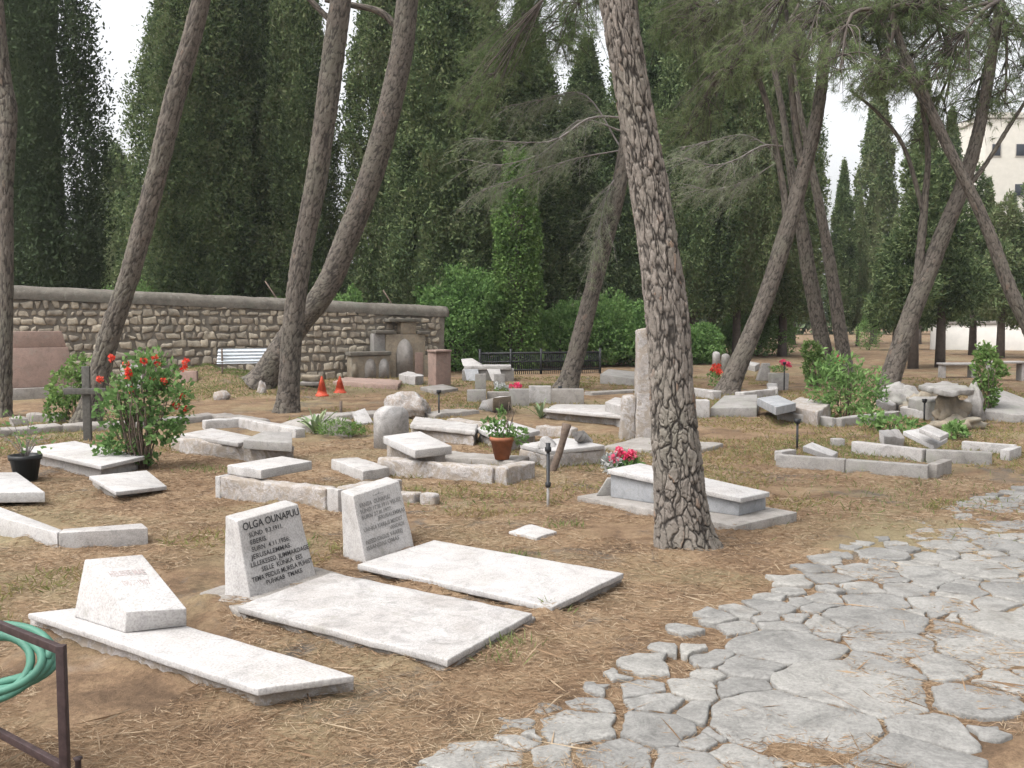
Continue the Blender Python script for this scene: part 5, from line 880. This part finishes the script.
thing('ledger_stone', 'blue-grey slab raised at one end behind the plated pine on its right', 'slab', [('slab', slab([(757, 398), (776, 407), (796, 403), (778, 395)], [.26, .3, .3, .26], '.12'), M_GREYM)])
standing(695, 710, 417, 400, .2, M_PLAST, 'white upright block right behind the plated pine', r=.02)
thing('wedge_stone', 'grey sloping wedge stone right of the white upright block', 'stone', [('stone', hexa([U(710, 416) - up(.05), U(757, 416) - up(.05), U(760, 408) - up(.05), U(716, 408) - up(.05)], [U(710, 416) + up(.13), U(757, 416) + up(.14), U(757, 408) + up(.24), U(724, 408) + up(.22)], r=.015), M_GREY)])
kerb('white kerb around the red flowers at the forked pine foot', [((694, 388), (717, 391)), ((739, 392), (772, 389)), ((773, 388), (772, 383))], .16, .2, M_PLAST, r=.02, seg=.1, amp=.015)
thing('headstone', 'pale fan-shaped headstone standing on the white kerb', 'headstone', [('stone', hexa([U(757, 386) + up(.12), U(770, 386) + up(.12), U(770, 386) + [0, .2, .12], U(757, 386) + [0, .2, .12]], [U(763, 386) + up(.52), U(770, 386) + up(.52), U(770, 386) + [0, .18, .52], U(763, 386) + [0, .18, .52]], r=.015), M_GREY)])
flowers(714, 387, M_RED, 'red flowers inside the white kerb left of the forked pine', 6, .2, .07, .14); flowers(716, 379, M_RED, 'orange-red flowers a little behind the white kerb', 4, .16, .06, .1)
a = U(780, 390); thing('stone_planter', 'square stone planter right of the pale fan-shaped headstone', 'planter', [('box', hexa([a + [-.18, 0, -.05], a + [.18, 0, -.05], a + [.18, .3, -.05], a + [-.18, .3, -.05]], [a + [-.2, 0, .36], a + [.2, 0, .36], a + [.2, .3, .36], a + [-.2, .3, .36]], r=.02, seg=.1, amp=.01), M_GREY)])
c = a + np.array([.0, .15, .36]); thing('flower_bunch', 'pink flowers growing in the square stone planter', 'flowers', [('leaves', bush_geo(c, [(0, 0, .08, .18, .09)], 200, .06, .03, 88), M_BUSH)] + [('flower', flower(c + np.array([random.uniform(-.05, .25), random.uniform(-.08, .1), .14 + random.uniform(0, .1)]), .06, 22, 300 + k), M_PNK) for k in range(6)], 'bunches of flowers')
c = U(838, 384); thing('flower_bunch', 'tall pink flowers between the two thin pine trunks', 'flowers', [('stems', stems_geo(c, 6, .62, .12, .006, 4), M_WOOD)] + [('flower', flower(c + np.array([random.uniform(-.1, .12), random.uniform(-.08, .1), .6 + random.uniform(-.12, .1)]), .07, 22, 400 + k), M_PNK) for k in range(6)], 'bunches of flowers')
round_stone(U(713, 367), U(720, 367), .48, .15, M_PLAST, 'far white upright stone left of the pair at the wood edge', .2)
round_stone(U(722, 372), U(730, 372), .52, .15, M_GREY, 'far grey upright stone right of the pair at the wood edge', .2)
thing('white_block', 'far white slab on the ground behind the forked pine', 'stone', [('stone', slab([(744, 364), (755, 366), (760, 363), (748, 361)], .16, -.05), M_PLAST)])
# boulder table
c = U(955, 420)
thing('boulder_table', 'rough stone table of boulders carrying a flat grey slab', 'stone table', [('boulder', ball(U(950, 424) + up(.22), .24, (1.0, .8, 1.1), 18, .6, 1.9, 7), M_TAN, True), ('boulder', ball(U(972, 421) + up(.2), .20, (.6, .9, 1.6), 18, .5, 1.9, 9), M_GREY, True), ('boulder', ball(U(958, 428) + up(.06), .24, (1.3, .8, .5), 18, .5, 1.9, 10), M_TAN, True), ('boulder', ball(U(922, 414) + up(.14), .3, (1., .8, .7), 18, .5, 1.9, 11), M_TAN, True), ('flat_slab', slab([(918, 385), (945, 391), (976, 389), (945, 381)], .56, .48, r=.02, seg=.07, amp=.025), M_GREY)])
c = U(903, 412); thing('boulder', 'big rough grey boulder between the forked pine and the boulder table', 'boulder', [('boulder', ball(c + up(.12), .33, (1, .8, .8), 18, .5, 1.9, 12), M_GREY, True)])
thing('kerbed_grave', 'grey grave wall with pale ledger behind the boulder table', 'grave', [('wall', slab([(908, 398), (936, 402), (952, 398), (925, 393)], .3, -.06, **RG), M_GREY), ('ledger', slab([(900, 407), (940, 413), (945, 406), (910, 402)], .14, -.06, r=.02), M_PLAST)], 'kerbed graves')
thing('ledger_stone', 'white tilted stone at the foot of the forked pine by the boulders', 'slab', [('slab', slab([(876, 400), (892, 406), (898, 403), (882, 397)], [.3, .18, .16, .28], '.1'), M_PLAST)])
thing('ledger_stone', 'large sloping grey ledger cut by the right edge', 'slab', [('slab', hexa([U(984, 421) - up(.05), U(1040, 424) - up(.05), U(1040, 410) - up(.05), U(990, 409) - up(.05)], [U(984, 421) + up(.16), U(1040, 424) + up(.1), U(1040, 410) + up(.1), U(990, 409) + up(.42)], r=.02, seg=.1, amp=.015), M_GREY)])
for (px, py, w_, h_, lab) in [(960, 378, .45, .38, 'low white bench far off before the white wall'), (1009, 381, .45, .48, 'tall white box stand near the right edge')]:
    a = U(px, py); thing('white_table', lab, 'table', [('top', hexa([a + [-w_, 0, h_ - .05], a + [w_, 0, h_ - .05], a + [w_, .4, h_ - .05], a + [-w_, .4, h_ - .05]], [a + [-w_, 0, h_], a + [w_, 0, h_], a + [w_, .4, h_], a + [-w_, .4, h_]]), M_PLAST)] + [('leg', hexa([a + [x_ - .04, .05, -.05], a + [x_ + .04, .05, -.05], a + [x_ + .04, .35, -.05], a + [x_ - .04, .35, -.05]], [a + [x_ - .04, .05, h_ - .052], a + [x_ + .04, .05, h_ - .052], a + [x_ + .04, .35, h_ - .052], a + [x_ - .04, .35, h_ - .052]]), M_PLAST) for x_ in (-w_ * .85, w_ * .85)])
# background scattered stones between iron fence and the thick pine
thing('ledger_stone', 'pale sloping slab right of the iron fence', 'slab', [('slab', slab([(600, 374), (636, 379), (640, 372), (608, 369)], [.22, .16, .16, .22], -.06, r=.02), M_GREY)])
kerb('thin pale kerb in the grass left of the tall stele', [((588, 392), (640, 389)), ((655, 384), (690, 386))], .06, .25, M_CONC, r=.02)
# ------------------------------------------------------------------ litter and grass
def field(n, ymin, ymax, pw):
    y = ymin + (ymax - ymin) * rng.random(n) ** pw; x = (rng.random(n) * 1.16 - .58) * y * 1.03; return x, y
x, y = field(150000, 2.6, 13, 1.5); P = np.stack([x, y, x * 0], 1); keep = fbm(P * 1.1, 3, 61) > -.45; x, y = x[keep], y[keep]
onpath = np.array([inside((a_, b_), poly) for a_, b_ in zip(x, y)]); kk = ~onpath | (rng.random(len(x)) < .7); x, y = x[kk], y[kk]
z = gh(x, y) + .004 + .010 * rng.random(len(x)); a_ = rng.random(len(x)) * 6.28; C = np.stack([x, y, z], 1); D = np.stack([np.cos(a_), np.sin(a_), .18 * rng.normal(size=len(x))], 1)
g_l = leaves(C, D, .058 * (.6 + .8 * rng.random(len(x))), .0018 + .0004 * y, .1)
i_ = rng.integers(0, len(C), 900); g_t = leaves(C[i_] + [0, 0, .006], D[i_] * [1, 1, .3], .22 * (.4 + rng.random(900)), .008, .3)
stuff('pine_needle_litter', 'brown fallen pine needles and twigs strewn over the ground between the graves', 'pine needles', join([g_l, g_t]), M_LITTER)
x, y = field(150000, 2.8, 26, 1.25); P = np.stack([x, y, x * 0], 1); dn = fbm(P * .5, 3, 71) + .42 * np.clip((y - 6.5) / 3, 0, 1) + .1 * (x > 1.5); keep = (dn > .62 + .25 * ((x < 1.5) & (y < 9))) & ~np.array([inside((q, w_), poly) for q, w_ in zip(x, y)]); x, y = x[keep], y[keep]
z = gh(x, y); C = np.stack([x, y, z], 1); D = np.stack([rng.normal(size=len(x)) * .9, rng.normal(size=len(x)) * .9, .55 + .3 * rng.random(len(x))], 1); L = .07 * (.5 + .9 * rng.random(len(x))); C = C + unit(D) * L[:, None] * .45
stuff('dry_grass', 'thin yellow-green grass growing through the needles between the graves', 'grass', leaves(C, D, L, .004 + .0005 * y, .1), M_GRASS)
# weeds in a few named spots
wl = []
for px, py, sp, n_ in [(845, 452, .9, 1500), (900, 452, .8, 900), (205, 392, 1.3, 5000), (245, 388, .9, 3000), (190, 384, 1., 2500), (480, 408, .5, 500), (430, 385, 1.2, 900), (560, 385, .6, 500), (853, 172, 0, 0), (754, 607, 0, 0), (690, 600, 0, 0), (755, 601, 0, 0), (541, 600, 0, 0), (452, 640, .0, 0), (848, 180, 0, 0), (290, 545, .12, 160), (507, 660, .06, 40), (556, 612, .05, 36), (495, 648, .06, 40), (520, 560, .06, 60), (565, 527, .08, 80), (520, 645, .05, 30), (10, 430, .6, 600), (540, 462, .4, 400), (205, 470, .15, 140), (705, 405, .8, 700), (930, 500, 1.0, 700), (420, 500, .4, 300)]:
    if n_:
        c = U(px, py); q = c + rng.normal(size=(n_, 3)) * np.array([sp, sp * .7, 0]); q[:, 2] = gh(q[:, 0], q[:, 1]) + .0; D = rng.normal(size=(n_, 3)) * [.6, .6, .2] + [0, 0, .8]; L = .06 * (.5 + rng.random(n_)); wl.append(leaves(q + unit(D) * L[:, None] * .45, D, L, .004 + .0004 * c[1], .1))
stuff('green_weeds', 'patches of green weeds on the mound and inside the kerbed graves', 'weeds', join(wl), M_WEED)

# ------------------------------------------------------------------ faint summer haze
hz = bpy.data.materials.new('haze'); hz.use_nodes = True; nt = hz.node_tree; nt.nodes.clear(); o_ = nt.nodes.new('ShaderNodeOutputMaterial'); v_ = nt.nodes.new('ShaderNodeVolumePrincipled')
v_.inputs['Color'].default_value = (.93, .95, 1, 1); v_.inputs['Density'].default_value = .00045; v_.inputs['Anisotropy'].default_value = .2; nt.links.new(v_.outputs[0], o_.inputs['Volume'])
B = [(x_, y_, z_) for z_ in (-1.4, 26) for x_, y_ in ((-1600, -60), (1600, -60), (1600, 2600), (-1600, 2600))]
stuff('haze', 'faint pale haze in the air between the far trees', 'haze', geo(B, [(3, 2, 1, 0), (4, 5, 6, 7), (0, 1, 5, 4), (1, 2, 6, 5), (2, 3, 7, 6), (3, 0, 4, 7)]), hz)

for x0_, y0_, x1_, y1_, Yk, lab in [(265, 281, 285, 312, 25.5, 'thin dead stick poking up over the wall beside the straight pine'), (383, 290, 402, 322, 28.0, 'short dead stick poking up over the wall near the tall arch tomb')]:
    a = W(x0_, y0_, Yk); b = W(x1_, y1_, Yk); e = (b - a) / (b - a)[2]; b = b - e * (b[2] + .05)
    thing('dead_stick', lab, 'stick', [('stick', tube(spline([b, (a + b) / 2 + np.array([.03, 0, 0]), a], 8), np.linspace(.028, .018, 8), 6), M_WOOD, True)])
